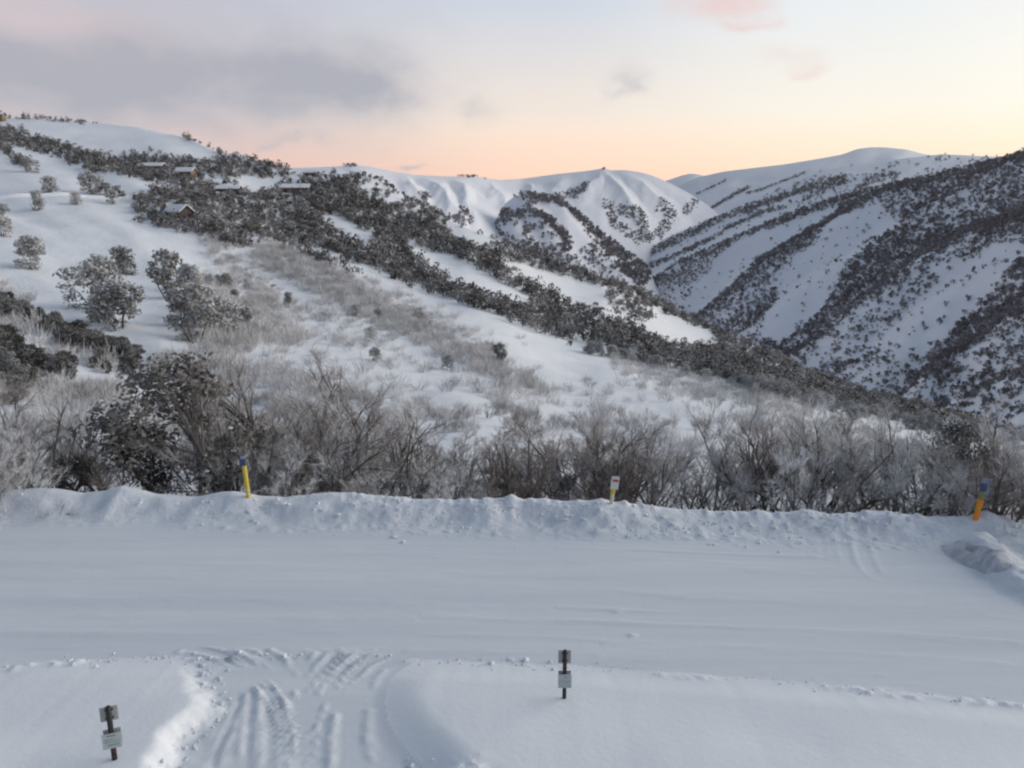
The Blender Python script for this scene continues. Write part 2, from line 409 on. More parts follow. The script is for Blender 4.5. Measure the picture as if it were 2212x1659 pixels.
# far snow dome on the right
RF_C = crv([(1410,470),(1450,408),(1476,396),(1506,383),(1566,370),(1694,355),(1780,341),(1822,333),(1850,322),(1880,318),(1910,318),(1960,323),(2001,334),(2100,346),(2400,352)])
RF_B = lambda x: np.maximum(RM_C(x)+25, RF_C(x)+20)
def rf_depth(x, y):
    t = np.clip((RF_B(x)-y)/(RF_B(x)-RF_C(x)), 0, 1.1); return 2350*(1-t)+3000*t
RF = Hill(RF_C, RF_B, rf_depth, lambda x, y, X, Y, r: np.clip((y-RF_C(x))/25, 0, 1)*(np.sin((y+.45*x)/52*6.28+fbm(x/90, y/60, 2, 4)*2)*6+fbm(X/200, Y/200, 4, 41)*7))
RF.build('far_snow_dome', 1412, 2400, 200, 80, M_FAR, back=(250, 100))
# tiny ridge in the gap
RT_C = crv([(1380,400),(1430,394),(1450,387),(1475,379),(1500,375),(1520,380),(1545,386),(1600,400)])
RT = Hill(RT_C, lambda x: RT_C(x)+40, lambda x, y: np.full_like(np.asarray(x, float), 4300.)+(RT_C(x)+40-y)*12, lambda x, y, X, Y, r: fbm(X/300, Y/300, 3, 50)*15)
RT.build('gap_ridge', 1385, 1600, 50, 30, M_FAR, back=(150, 70))
# snowy range across the middle of the view
CR_C = crv([(480,372),(560,367),(620,363),(700,361),(735,359),(760,356),(800,360),(850,371),(900,378),(960,381),(1030,382),(1080,389),(1130,386),(1200,376),(1260,370),(1290,366),(1302,363),(1320,368),(1350,367),(1390,373),(1420,383),(1450,397),(1490,418),(1530,444),(1560,470)])
CR_B = lambda x: np.minimum(np.maximum(lcrest(x)+30, CR_C(x)+25), 640)
CR_DC = crv([(480,1250),(700,1450),(1000,1900),(1130,2300),(1560,2450)]); CR_DB = crv([(480,700),(700,800),(1000,1050),(1300,1500),(1560,2250)])
def cr_depth(x, y):
    t = np.clip((CR_B(x)-y)/(CR_B(x)-CR_C(x)), 0, 1.1); return np.exp(np.log(CR_DB(x))*(1-t)+np.log(CR_DC(x))*t)
CR_RIDGES = [([(760,358),(800,385),(862,428)], 18, .8), ([(865,373),(880,398),(920,436)], 22, .9), ([(915,380),(948,418),(985,462),(1000,480)], 26, 1.2), ([(985,382),(1004,415),(1012,450),(1030,482)], 20, .9),
             ([(1045,384),(1066,412),(1092,440),(1110,470)], 24, 1.0), ([(1130,386),(1150,405),(1160,420)], 22, .8), ([(1205,376),(1212,392),(1190,412)], 22, .9), ([(1302,364),(1290,390),(1258,425)], 26, 1.1), ([(1302,364),(1322,392),(1352,432),(1392,490),(1400,530)], 30, 1.6),
             ([(1350,368),(1384,400),(1432,444),(1470,480)], 28, 1.4), ([(1395,374),(1440,402),(1500,440)], 20, .8), ([(1250,370),(1262,392)], 16, .6), ([(700,362),(745,386)], 16, .6), ([(640,364),(690,386)], 18, .6)]
def cr_relief(x, y, X, Y, r):
    wx_ = x+9*fbm(x/38, y/30, 3, 64); wy_ = y+6*fbm(x/30, y/26, 3, 65); h = np.zeros(np.shape(x))
    for pts, w, a in CR_RIDGES:
        d, run = pl_dist(wx_, wy_, pts); h = np.maximum(h, a*np.clip(1-d/w, 0, 1)**1.15*(.55+.45*sstep(1.0, .6, run)))
    e = sstep(0, 40, y-CR_C(x))
    return e*(h*r*np.where(x < 1150, .0092, .0062) + fbm(X/170, Y/170, 4, 62)*r*.0045)
CR = Hill(CR_C, CR_B, cr_depth, cr_relief); CR.build('snowy_range', 482, 1558, 330, 150, M_FAR, back=(400, 170))
# wooded spur in front of it
SP_C = crv([(1030,540),(1060,500),(1085,445),(1110,424),(1136,417),(1180,421),(1225,440),(1262,470),(1295,500),(1340,534),(1390,568),(1415,605),(1425,625)])
SP_B = lambda x: np.maximum(lcrest(x)+30, SP_C(x)+12)
def sp_depth(x, y):
    t = np.clip((SP_B(x)-y)/(SP_B(x)-SP_C(x)), 0, 1.1); return 1150*(1-t)+1500*t
SP = Hill(SP_C, SP_B, sp_depth, lambda x, y, X, Y, r: np.clip((y-SP_C(x))/20, 0, 1)*(np.sin((x-.8*y)/70*6.28)*3+fbm(X/130, Y/130, 4, 71)*5))
SP.build('wooded_spur', 1032, 1424, 150, 90, M_FAR, back=(160, 90))

# thin air that pales the far ridges
M_HAZE = bpy.data.materials.new('haze_air'); M_HAZE.use_nodes = True; nt = M_HAZE.node_tree; nt.nodes.clear()
pv = nt.nodes.new('ShaderNodeVolumePrincipled'); pv.inputs['Color'].default_value = (.86, .88, .95, 1); pv.inputs['Density'].default_value = HAZE_D; pv.inputs['Anisotropy'].default_value = .2
mo = nt.nodes.new('ShaderNodeOutputMaterial'); nt.links.new(pv.outputs[0], mo.inputs['Volume'])
tops = [v for o in COL.objects if o.type == 'MESH' for v in ((o.matrix_world @ Vector(c)) for c in o.bound_box)]
hz = MB(); hz.box(min(v.x for v in tops)-20, max(v.x for v in tops)+20, -120, max(v.y for v in tops)+20, min(v.z for v in tops)-1, max(v.z for v in tops)+25)
tag(hz.build('haze', M_HAZE), 'thin pale air filling the valley and paling the far ridges', 'haze', kind='stuff')

# ------------------------------------------------------------------ foreground: road, verge, driveway, snow bank
def gnd(x, y, z=0.0):
    a, b, c = ddir(x, y); k = (z-CAM_H)/c; return float(a*k), float(b*k)
def gpl(pts, z=0.0): return [gnd(px, py, z) for px, py in pts]
NEAR_E = smooth_pl(gpl([(-700,1500),(-200,1460),(0,1447),(130,1433),(400,1424),(640,1420),(870,1427),(1000,1433),(1150,1440),(1300,1447),(1500,1460),(1700,1477),(1950,1502),(2212,1530),(2700,1590)]), 5)
ne_x = np.array([p[0] for p in NEAR_E]); ne_y = np.array([p[1] for p in NEAR_E])
BERM_X = np.array([-60, -14.3, 0, 13.2, 60.]); BERM_Y = np.array([22.6, 20.7, 19.9, 18.8, 14.8])
crest_px = [(-200,1058),(0,1061),(60,1058),(110,1057),(180,1068),(225,1062),(262,1051),(300,1060),(335,1069),(420,1076),(470,1066),(500,1063),(555,1073),(620,1076),(690,1068),(740,1065),(800,1071),(900,1080),(980,1082),(1030,1080),(1085,1077),(1105,1071),(1128,1083),(1180,1080),(1230,1087),(1290,1081),(1340,1086),(1420,1098),(1500,1105),(1600,1110),(1640,1107),(1700,1111),(1755,1104),(1775,1112),(1840,1112),(1880,1106),(1930,1108),(1980,1116),(2040,1119),(2090,1119),(2130,1110),(2160,1117),(2212,1122),(2500,1150)]
bc = []
for px, py in crest_px:
    a, b, c = (float(q) for q in ddir(px, py))
    k = 1.0
    for _ in range(30):
        yb = np.interp(a*k, BERM_X, BERM_Y); k = yb/b
    bc.append((a*k, CAM_H+c*k))
bc_x = np.array([p[0] for p in bc]); bc_h = np.array([p[1] for p in bc])
CHAN = smooth_pl(gpl([(395,1400),(432,1432),(446,1470),(462,1508),(478,1535),(448,1572),(408,1602),(388,1640),(376,1690),(360,1800),(980,1800),(905,1690),(862,1640),(832,1600),(815,1553),(814,1505),(830,1462),(880,1426),(900,1400)]), 5)
# wheel ruts: polylines in photo pixels on the ground, width m, depth m
RUTS = [
 ([(400,1398),(470,1418),(540,1462),(590,1512),(625,1580),(640,1680)], .10, .035), ([(430,1404),(510,1425),(570,1470),(610,1520)], .09, .04),
 ([(470,1408),(545,1432),(600,1480),(640,1540),(655,1640)], .10, .035), ([(520,1408),(575,1430),(615,1460)], .10, .045), ([(560,1410),(597,1432),(604,1462)], .13, .05),
 ([(860,1410),(800,1432),(755,1465),(720,1510),(700,1590),(695,1690)], .10, .035), ([(900,1412),(830,1436),(780,1475),(752,1520),(745,1600),(770,1680)], .10, .035),
 ([(790,1412),(750,1440),(715,1480),(690,1540)], .10, .04), ([(735,1408),(690,1450),(655,1492),(640,1530)], .09, .03), ([(700,1408),(668,1440),(640,1475)], .09, .03),
 ([(520,1490),(512,1530),(490,1580),(468,1630),(455,1690)], .06, .034), ([(545,1500),(540,1560),(532,1640),(530,1700)], .08, .03),
 ([(575,1510),(582,1570),(580,1690)], .10, .025), ([(640,1560),(648,1620),(645,1690)], .08, .03), ([(760,1530),(752,1600),(765,1690)], .22, .06),
 ([(480,1440),(530,1478),(560,1530)], .08, .025), ([(820,1440),(780,1500),(770,1560)], .10, .03), ([(660,1410),(655,1470),(660,1560),(672,1690)], .12, .02),
 ([(1745,1120),(1738,1180),(1745,1235)], .09, .008), ([(1810,1118),(1822,1180),(1840,1235)], .14, .016), ([(1845,1118),(1860,1180),(1888,1240),(1950,1252)], .16, .028), ([(1775,1118),(1772,1160),(1780,1230)], .10, .007)]
_r = random.Random(5)
for k in range(40):                                   # fine tyre lines fanning out to the road
    sd = -1 if k % 2 else 1; o_ = _r.uniform(-40, 34); q_ = _r.uniform(-18, 18)
    RUTS.append(([(640+sd*(200+o_), 1408+q_*.4), (640+sd*(140+o_*.8), 1426+q_), (640+sd*(88+o_*.7), 1466+q_), (640+sd*(48+o_*.8), 1525+q_), (640+sd*(30+o_), 1600), (636+sd*(26+o_*1.4), 1690)], .030, .026))
RUTS = [(smooth_pl(gpl(p), 5), w*.75, d*.62) for p, w, d in RUTS]
ROADLINES = [(gpl(p), w, d) for p, w, d in [
 ([(-300,1195),(300,1198),(900,1215),(1500,1240),(2300,1290)], .25, .010), ([(-300,1265),(500,1270),(1200,1290),(2300,1370)], .3, .012),
 ([(1200,1325),(1500,1338),(1900,1350),(2400,1390)], .16, .028), ([(900,1350),(1400,1368),(1800,1385),(2400,1430)], .22, .02), ([(-300,1345),(400,1350),(900,1358)], .22, .014),
 ([(-300,1150),(700,1155),(1400,1172),(1900,1190)], .3, .010), ([(-300,1392),(300,1384),(800,1382),(1300,1395)], .2, .014), ([(1200,1172),(1500,1185),(1760,1192)], .16, .022), ([(1350,1195),(1650,1210),(1790,1215)], .15, .018),
 ([(-300,1428),(100,1410),(420,1400)], .12, .014), ([(-300,1440),(60,1425),(330,1412)], .1, .014)]]
PILE = gpl([(2098,1146),(2128,1168),(2160,1195),(2192,1222),(2250,1262)], .3)
LUMPS = [gnd(1000, 1655, .35)+(.26, .10), gnd(975, 1668, .35)+(.2, .08), gnd(1030, 1662, .35)+(.16, .07), gnd(1365, 1372)+(.10, .035), gnd(1338, 1328)+(.16, .03)]

def fg_height(X, Y):
    ny = np.interp(X, ne_x, ne_y) + .05*fbm(X*2.2, X*0+3, 3, 80)
    d_edge = ny - Y                                   # >0 on the verge
    lump = fbm(X*1.1, Y*1.1, 3, 81)
    ch = np.full(X.shape, 9.0)
    m = (np.abs(X+3.3) < 6) & (Y < 16)
    if m.any():
        s = sdf_poly(X[m], Y[m], CHAN)
        # ragged left wall, smooth right wall
        left = X[m] < np.interp(Y[m], [8, 11, 14], [-4.3, -3.6, -3.0])
        s = s + np.where(left, .13*fbm(X[m]*3.1, Y[m]*3.1, 4, 83), .02*lump[m]); ch[m] = s
    wl = np.where(X < -3.4, .42, .85)
    pillow = sstep(-.10, .75, d_edge)*sstep(-.15, 1, ch/wl)
    verge = .08 + .27*sstep(0, 3.6, d_edge) + .10*fbm(X*.32, Y*.32, 2, 84)*sstep(.6, 2.0, d_edge)
    h = pillow*verge
    # crumbs thrown up along the ploughed edge
    crumb = sstep(-.15, .35, fbm(X*.7, Y*.7, 2, 85))*np.exp(-((d_edge-.02)/.11)**2)*(.02+.09*np.maximum(0, fbm(X*6, Y*6, 3, 86)+.05))*sstep(-.2, .4, ch+.2)
    h = h + crumb
    h = h + np.exp(-((ch-.05)/.10)**2)*np.maximum(0, fbm(X*7, Y*7, 3, 87))*.07*(X < -3.3)*(d_edge > -.3)
    # road surface
    road = sstep(.2, -.3, d_edge)
    h = h + road*(.012*fbm(X*.5, Y*1.7, 3, 88) + .006*fbm(X*2.0, Y*7, 3, 89))
    for pts, w, d in ROADLINES:
        yy = np.interp(X, [p[0] for p in pts], [p[1] for p in pts], left=-99, right=-99)
        e = (Y-yy)/w; h = h - d*np.exp(-e*e)*(.55+.9*vnoise(X*.6, yy*0+w*90, 91)) + .5*d*np.exp(-((np.abs(e)-1.5)/.6)**2)
    for pts, w, d in RUTS:
        xs = [p[0] for p in pts]; ys = [p[1] for p in pts]
        m = (X > min(xs)-.6) & (X < max(xs)+.6) & (Y > min(ys)-.6) & (Y < max(ys)+.6)
        if not m.any(): continue
        ds, run = pl_dist(X[m], Y[m], pts)
        fade = sstep(0, .07, run)*sstep(1.0, .7, run)
        tread = 1+.22*fbm(X[m]*9, Y[m]*9, 2, 92)
        h[m] += fade*(-d*np.exp(-(ds/w)**2)*tread + .75*d*np.exp(-((ds-1.7*w)/(.6*w))**2)*(1+.35*fbm(X[m]*8, Y[m]*8, 2, 93)))
    inch = sstep(.1, -.25, ch)
    h = h + inch*(.022*fbm(X*5, Y*3, 3, 94) + .05*fbm(X*1.2, Y*1.2, 2, 95))
    for lx, ly, rr, hh in LUMPS:
        h = h + hh*np.exp(-((X-lx)**2+(Y-ly)**2)/rr**2)*(1+.9*fbm(X*9, Y*9, 3, 96))
    # snow bank thrown up along the far side
    yb = np.interp(X, BERM_X, BERM_Y); hb = np.interp(X, bc_x, bc_h)
    e = Y-yb
    prof = np.where(e < 0, sstep(-1.55, -.05, e+.25*fbm(X*1.3, Y*1.3, 2, 97))**1.5, 1.0)
    rise = hb*prof*np.where(e < 0, prof*.35+.65, 1)
    chunk = sstep(-1.5, -.5, e)*sstep(.35, .05, e)
    calm = .35+.65*sstep(-11, -5, X)
    rise = rise + chunk*calm*(.045*fbm(X*1.9, Y*1.9, 3, 98)+.045*np.maximum(0, fbm(X*5, Y*5, 2, 99)-.05))*sstep(.4, -.6, e)
    rise = rise + np.exp(-((e+1.25)/.35)**2)*.05*np.maximum(0, fbm(X*5, Y*5, 3, 100))*calm
    rise = rise + np.exp(-(e/.22)**2)*(.05*fbm(X*3.7, X*0+1, 3, 110)+.07*np.maximum(0, fbm(X*8, X*0+5, 2, 111)))*sstep(-9, -1, X)
    back = np.where(e > .12, -(e-.12)*1.0-.10*np.minimum(1, (e-.12)*4), 0)
    h = h + rise + back
    # end of the ploughed heap on the right
    ds, run = pl_dist(X, Y, PILE)
    h = np.where(e < .1, np.maximum(h, (.40*np.exp(-(ds/.46)**3)*(1-.4*run)+.07*fbm(X*4, Y*4, 3, 101)*np.exp(-(ds/.7)**2))*sstep(-.02, .15, run+.02)), h)
    right = sstep(-.1, 1.2, X-np.interp(Y, [p[1] for p in PILE[::-1]], [p[0] for p in PILE[::-1]]))*sstep(15.5, 17, Y)*sstep(.1, -.2, e)
    h = h + right*.10*(1+.5*lump)
    return h, d_edge, ch, e

xs = np.concatenate([np.linspace(-70, -18.2, 40), np.arange(-18, 18, .055), np.linspace(18.2, 70, 40)])
ys = np.concatenate([np.linspace(-6, 9.5, 24), np.arange(9.6, 22.2, .041), np.linspace(22.3, 27, 14)])
XX, YY = np.meshgrid(xs, ys)
HH, DE, CH, EB = fg_height(XX, YY)
n0, n1 = XX.shape; idx = np.arange(n0*n1).reshape(n0, n1)
FV = np.stack([XX, YY, HH], -1).reshape(-1, 3)
gx = np.gradient(HH, axis=1)/np.gradient(XX, axis=1); gy = np.gradient(HH, axis=0)/np.gradient(YY, axis=0)
FN = np.stack([-gx, -gy, np.ones_like(gx)], -1); FN /= np.linalg.norm(FN, axis=-1, keepdims=True); FN = FN.reshape(-1, 3)
FF = np.stack([idx[:-1, :-1], idx[:-1, 1:], idx[1:, 1:], idx[1:, :-1]], -1).reshape(-1, 4)
de = DE[:-1, :-1].ravel(); ch = CH[:-1, :-1].ravel(); eb = EB[:-1, :-1].ravel()
eb = eb + .5*fbm(XX*.5, YY*.5, 4, 135)[:-1, :-1].ravel()
cls = np.where(eb > -1.15, 3, np.where((ch < .12) & (de > -.05), 2, np.where(de > -.05, 1, 0)))
for k, nm, mt in ((0, 'road', M_PACK), (1, 'snow_verge', M_SNOW), (2, 'driveway', M_PACK), (3, 'snow_bank', M_BANK)):
    f = FF[cls == k]; u, inv = np.unique(f, return_inverse=True)
    me = mesh_np(nm, FV[u], inv.reshape(-1, 4), mt, smooth=True)
    me.normals_split_custom_set_from_vertices(FN[u].tolist())
    o = obj(nm, me); o['kind'] = 'structure'
def fgz(x, y):
    i = int(np.clip(np.searchsorted(xs, x), 1, n1-1)); j = int(np.clip(np.searchsorted(ys, y), 1, n0-1))
    return float(HH[j, i])
def fg_hit(px, py):
    z = 0.0
    for _ in range(12): x, y = gnd(px, py, z); z = .5*z+.5*fgz(x, y)
    return x, y, fgz(x, y)

# loose crumbs and broken plates of snow along the bank and the ploughed edges
cg = np.random.default_rng(55); CV = []; CF = []
ico = np.array([(0,0,1),(.89,0,.45),(.28,.85,.45),(-.72,.53,.45),(-.72,-.53,.45),(.28,-.85,.45),(.72,.53,-.45),(-.28,.85,-.45),(-.89,0,-.45),(-.28,-.85,-.45),(.72,-.53,-.45),(0,0,-1)])
icf = np.array([(0,1,2),(0,2,3),(0,3,4),(0,4,5),(0,5,1),(1,6,2),(2,7,3),(3,8,4),(4,9,5),(5,10,1),(6,7,2),(7,8,3),(8,9,4),(9,10,5),(10,6,1),(11,7,6),(11,8,7),(11,9,8),(11,10,9),(11,6,10)])
spots = []
for _ in range(1500):
    x_ = cg.uniform(-17, 17); e_ = -abs(cg.normal(0, .62))-.02
    if fbm(np.array([x_*.35]), np.array([e_]), 2, 120)[0] < -.18 and cg.random() < .8: continue
    if x_ < -7 and cg.random() < .7: continue
    spots.append((x_, float(np.interp(x_, BERM_X, BERM_Y))+e_, cg.gamma(2.2, .012)+.009))
for _ in range(420):
    x_ = cg.uniform(-13, 13); spots.append((x_, float(np.interp(x_, ne_x, ne_y))+cg.normal(.02, .08), (cg.gamma(2, .008)+.007)*(1 if x_ < 1 else .6)))
for _ in range(150):
    q_ = CHAN[int(cg.integers(3, 60)) % len(CHAN)]; spots.append((q_[0]+cg.normal(0, .12), q_[1]+cg.normal(0, .15), cg.gamma(2, .010)+.008))
for x_, y_, r_ in spots:
    if not (-17.5 < x_ < 17.5 and 9.7 < y_ < 22): continue
    v = ico*cg.uniform(.6, 1.25, (12, 1))*np.array([1, cg.uniform(.6, 1.1), cg.uniform(.45, .85)])*min(r_, .13); a_ = cg.uniform(0, 6.28)
    v = np.stack([v[:, 0]*math.cos(a_)-v[:, 1]*math.sin(a_), v[:, 0]*math.sin(a_)+v[:, 1]*math.cos(a_), v[:, 2]], -1)+np.array([x_, y_, fgz(x_, y_)+r_*.15])
    CF.append(icf+12*len(CV)); CV.append(v)
tag(obj('snow_crumbs', mesh_np('snow_crumbs', np.concatenate(CV), np.concatenate(CF), M_BANK)), 'loose crumbs of snow scattered along the bank and road edges', 'snow crumbs', kind='stuff')

M_DIRTY = snow_mat('dirty_snow', (.50, .50, .55), (.74, .755, .79), 3.0, [(6, .05, .6), (22, .02, .6)])
hp = smooth_pl(gpl([(2046,1172),(2078,1192),(2120,1212),(2160,1230),(2190,1242)], .1), 6); hx = np.array(hp); nU, nV = 60, 22; HV = []
for i_ in range(nU):
    t_ = i_/(nU-1); c_ = hx[int(t_*(len(hx)-1))]; d_ = hx[min(len(hx)-1, int(t_*(len(hx)-1))+1)]-hx[max(0, int(t_*(len(hx)-1))-1)]; d_ = d_/np.linalg.norm(d_); n_ = np.array([-d_[1], d_[0]])
    for j_ in range(nV):
        q_ = -1+2*j_/(nV-1); w_ = .46*math.sin(math.pi*min(1, max(0, .06+.88*t_)))**.5; p_ = c_+n_*q_*w_
        zz = .17*(1-abs(q_)**2.0)*math.sin(math.pi*(.04+.92*t_))**.6
        zz *= 1+1.0*float(fbm(np.array([p_[0]*3.2]), np.array([p_[1]*3.2]), 4, 130)[0]); HV.append((p_[0], p_[1], fgz(p_[0], p_[1])-.045+zz))
ix_ = np.arange(nU*nV).reshape(nU, nV); HF = np.stack([ix_[:-1, :-1], ix_[1:, :-1], ix_[1:, 1:], ix_[:-1, 1:]], -1).reshape(-1, 4)
tag(obj('snow_heap', mesh_np('snow_heap', np.array(HV), HF, M_DIRTY, smooth=True)), 'dirty grey heap of ploughed snow below the orange pole', 'snow heap')

# ------------------------------------------------------------------ plants
def rot_about(d, ang, r):
    a = d.orthogonal().normalized(); b = d.cross(a); t = r.uniform(0, 2*math.pi)
    side = a*math.cos(t)+b*math.sin(t); return (d*math.cos(ang)+side*math.sin(ang)).normalized()
def grow(r, p, d, L, rad, segs, curl, up, wind):
    pts = [p.copy()]; rr = [rad]; q = p.copy(); d = d.copy()
    for k in range(segs):
        d = (d + Vector((r.gauss(0, curl)+wind, r.gauss(0, curl), r.gauss(0, curl)+up))).normalized()
        q = q+d*(L/segs); pts.append(q.copy()); rr.append(rad*(1-.8*(k+1)/segs)+.002)
    return pts, rr
def ribbons(V, F, p, d, L, w, r):
    s = d.orthogonal().normalized(); s = Matrix.Rotation(r.uniform(0, 6.28), 3, d) @ s
    m = p+d*(L*.55)+Vector((r.gauss(0, .06), r.gauss(0, .06), r.gauss(0, .06)+.03))*L
    t = p+d*L+Vector((0, 0, .06*L))
    i = len(V); V += [p-s*w*.5, p+s*w*.5, m+s*w*.42, m-s*w*.42, t+s*w*.18, t-s*w*.18]; F += [(i, i+1, i+2, i+3), (i+3, i+2, i+4, i+5)]
def twig1(V, F, p, d, L, w, r):
    s = Matrix.Rotation(r.uniform(0, 6.28), 3, d) @ d.orthogonal().normalized(); t = p+d*L
    i = len(V); V += [p-s*w*.5, p+s*w*.5, t+s*w*.25, t-s*w*.25]; F.append((i, i+1, i+2, i+3))
def bare_gum(seed, H=5.0, spread=.75, stems=5, wind=.05, tw=.0135, dens=1.0, tm_=None):
    """many-stemmed snow gum without leaves: stems and limbs in one mesh, fine rimed twigs in the other"""
    r = random.Random(seed); wood = MB(); TV, TF = [], []
    for s in range(stems):
        a = 2*math.pi*(s+r.uniform(-.3, .3))/stems; tilt = r.uniform(.12, spread)
        d = Vector((math.cos(a)*math.sin(tilt)+wind*2, math.sin(a)*math.sin(tilt), math.cos(tilt))).normalized()
        L = H*r.uniform(.62, .9); rad = H*r.uniform(.010, .018)
        pts, rr = grow(r, Vector((math.cos(a)*.12, math.sin(a)*.12, -.5)), d, L, rad, 6, .13, .07, wind*.6)
        wood.tube(pts, rr, 6, False)
        for b in range(int(8*dens)):
            f = r.uniform(.28, 1.0); k = min(5, int(f*6)); u = f*6-k; bp = pts[k].lerp(pts[k+1], u)
            bd = rot_about((pts[k+1]-pts[k]).normalized(), r.uniform(.35, .95), r)
            bl = L*r.uniform(.22, .42)*(1.15-.4*f)
            p2, r2 = grow(r, bp, bd, bl, rr[k]*.58, 4, .18, .13, wind)
            wood.tube(p2, r2, 4, False)
            if r.random() < .22: continue
            for c in range(int(6*dens)):
                f2 = r.uniform(.2, 1.0); k2 = min(3, int(f2*4)); cp = p2[k2].lerp(p2[k2+1], f2*4-k2)
                cd = rot_about((p2[k2+1]-p2[k2]).normalized(), r.uniform(.3, .9), r); cl = bl*r.uniform(.3, .55)
                p3, r3 = grow(r, cp, cd, cl, max(.006, r2[k2]*.45), 2, .15, .12, wind)
                ribbons(TV, TF, p3[0], (p3[1]-p3[0]).normalized(), (p3[1]-p3[0]).length, tw*1.3, r)
                for t in range(int(15*dens)):
                    f3 = r.uniform(.1, 1.0); k3 = min(1, int(f3*2)); tp = p3[k3].lerp(p3[k3+1], f3*2-k3)
                    td = rot_about((p3[k3+1]-p3[k3]).normalized(), r.uniform(.2, .9), r); td = (td+Vector((wind*2, 0, .10))).normalized()
                    twig1(TV, TF, tp, td, H*r.uniform(.03, .085), tw*.72, r)
    wm = wood.mesh('gum_stems', M_BARK, True)
    tm = mesh_np('gum_twigs', np.array([tuple(v) for v in TV]), np.array(TF), tm_ or M_TWIG)
    return wm, tm
def leaf_cloud(r, centers, n, size, flat=.7):
    """n leaf-sprig quads scattered through clumps (center, radius)"""
    V = []; F = []
    wsum_ = sum(c[1]**2 for c in centers)
    for c, rad in centers:
        for _ in range(max(3, int(n*rad**2/wsum_))):
            d = Vector((r.gauss(0, 1), r.gauss(0, 1), r.gauss(0, 1))).normalized()*rad*(r.random()**.45); d.z *= flat
            p = c+d; nrm = (d.normalized()+Vector((r.gauss(0, .6), r.gauss(0, .6), r.gauss(0, .6)+.25))).normalized()
            a = nrm.orthogonal().normalized(); a = Matrix.Rotation(r.uniform(0, 6.28), 3, nrm) @ a; b = nrm.cross(a)
            s = size*r.uniform(.6, 1.35); e = r.uniform(.35, .8)
            i = len(V); V += [p-a*s, p-b*s*e*.9+a*s*.2, p+a*s, p+b*s*e]; F.append((i, i+1, i+2, i+3))
    return V, F
def leafy_gum(seed, H=6.0, W=5.0, clumps=16, leaves=1500, size=.22, snow=True, mat=None, lean=.0, low=.25, clot=1.0):
    r = random.Random(seed); wood = MB(); cs = []
    stems = r.randint(2, 4); tips = []
    for s in range(stems):
        a = 2*math.pi*(s+r.random()*.6)/stems; tilt = r.uniform(.15, .6)
        d = Vector((math.cos(a)*math.sin(tilt)+lean, math.sin(a)*math.sin(tilt), math.cos(tilt)))
        pts, rr = grow(r, Vector((math.cos(a)*.1, math.sin(a)*.1, -.5)), d.normalized(), H*.7, H*.02, 5, .14, .03, 0); wood.tube(pts, rr, 6, False); tips += pts[2:]
    for k in range(clumps):
        t = r.random(); zz = H*(low+(1-low)*(t**.8)); ring = W*.5*math.sqrt(max(.05, 1-((zz/H-.45)/.62)**2))
        a = r.uniform(0, 6.28); q = ring*math.sqrt(r.random())*.85
        c = Vector((math.cos(a)*q+lean*zz, math.sin(a)*q, zz-.06*H)); rad = W*r.uniform(.13, .23); cs.append((c, rad))
        tp = min(tips, key=lambda v: (v-c).length); p2, r2 = grow(r, tp, (c-tp).normalized(), (c-tp).length, H*.008, 3, .05, 0, 0); wood.tube(p2, r2, 4, False)
    V, F = leaf_cloud(r, cs, leaves, size)
    wm = wood.mesh('gum_trunk', M_BARK, True); lm = mesh_np('gum_crown', np.array([tuple(v) for v in V]), np.array(F), mat or M_GUM)
    sm = None
    if snow:
        sb = MB()
        for c, rad in cs:
            if r.random() < .6:
                for _ in range(r.randint(2, 5)):
                    p = c+Vector((r.gauss(0, rad*.45), r.gauss(0, rad*.45), rad*.55)); q = rad*r.uniform(.06, .17)*clot
                    top = p+Vector((0, 0, q*.45)); n = 6; i = len(sb.V)
                    ang0 = r.random()
                    ring1 = [p+Vector((math.cos(ang0+j*6.283/n)*q*r.uniform(.7, 1.2), math.sin(ang0+j*6.283/n)*q*r.uniform(.7, 1.2), -q*.25)) for j in range(n)]
                    ring2 = [p+(v-p)*.6+Vector((0, 0, q*.45)) for v in ring1]
                    sb.V += [tuple(v) for v in ring1+ring2]
                    for j in range(n): sb.F.append((i+j, i+(j+1) % n, i+n+(j+1) % n, i+n+j))
                    sb.F += [(i+n, i+n+1, i+n+2, i+n+3), (i+n, i+n+3, i+n+4, i+n+5)]
        if sb.F: sm = sb.mesh('snow_clots', M_CLOT, True)
    return wm, lm, sm
WTW = .038
def shrub_mesh(seed, H=2.2, W=2.6, n=240):
    """low rimed brush: fans of bare twigs"""
    r = random.Random(seed); V = []; F = []
    for k in range(n):
        a = r.uniform(0, 6.28); t = r.uniform(.05, 1.0)**.8
        base = Vector((math.cos(a)*W*.28*r.random(), math.sin(a)*W*.28*r.random(), -.2))
        d = Vector((math.cos(a)*t+.15, math.sin(a)*t, 1.0)).normalized(); L = H*r.uniform(.55, 1.1)
        q = base+d*L*r.uniform(.15, .6)
        ribbons(V, F, q, rot_about(d, r.uniform(.05, .5), r), L*r.uniform(.3, .55), WTW, r)
    return np.array([tuple(v) for v in V]), np.array(F)
def shrub_lo(seed, H, W, n):
    r = random.Random(seed); V = []; F = []
    for k in range(n):
        a = r.uniform(0, 6.28); t = r.uniform(.05, 1.0)**.8
        d = Vector((math.cos(a)*t+.15, math.sin(a)*t, 1.0)).normalized(); L = H*r.uniform(.55, 1.1)
        twig1(V, F, Vector((math.cos(a)*W*.28*r.random(), math.sin(a)*W*.28*r.random(), -.2))+d*L*r.uniform(.1, .6), rot_about(d, r.uniform(.05, .5), r), L*r.uniform(.35, .6), .06, r)
    return np.array([tuple(v) for v in V]), np.array(F)
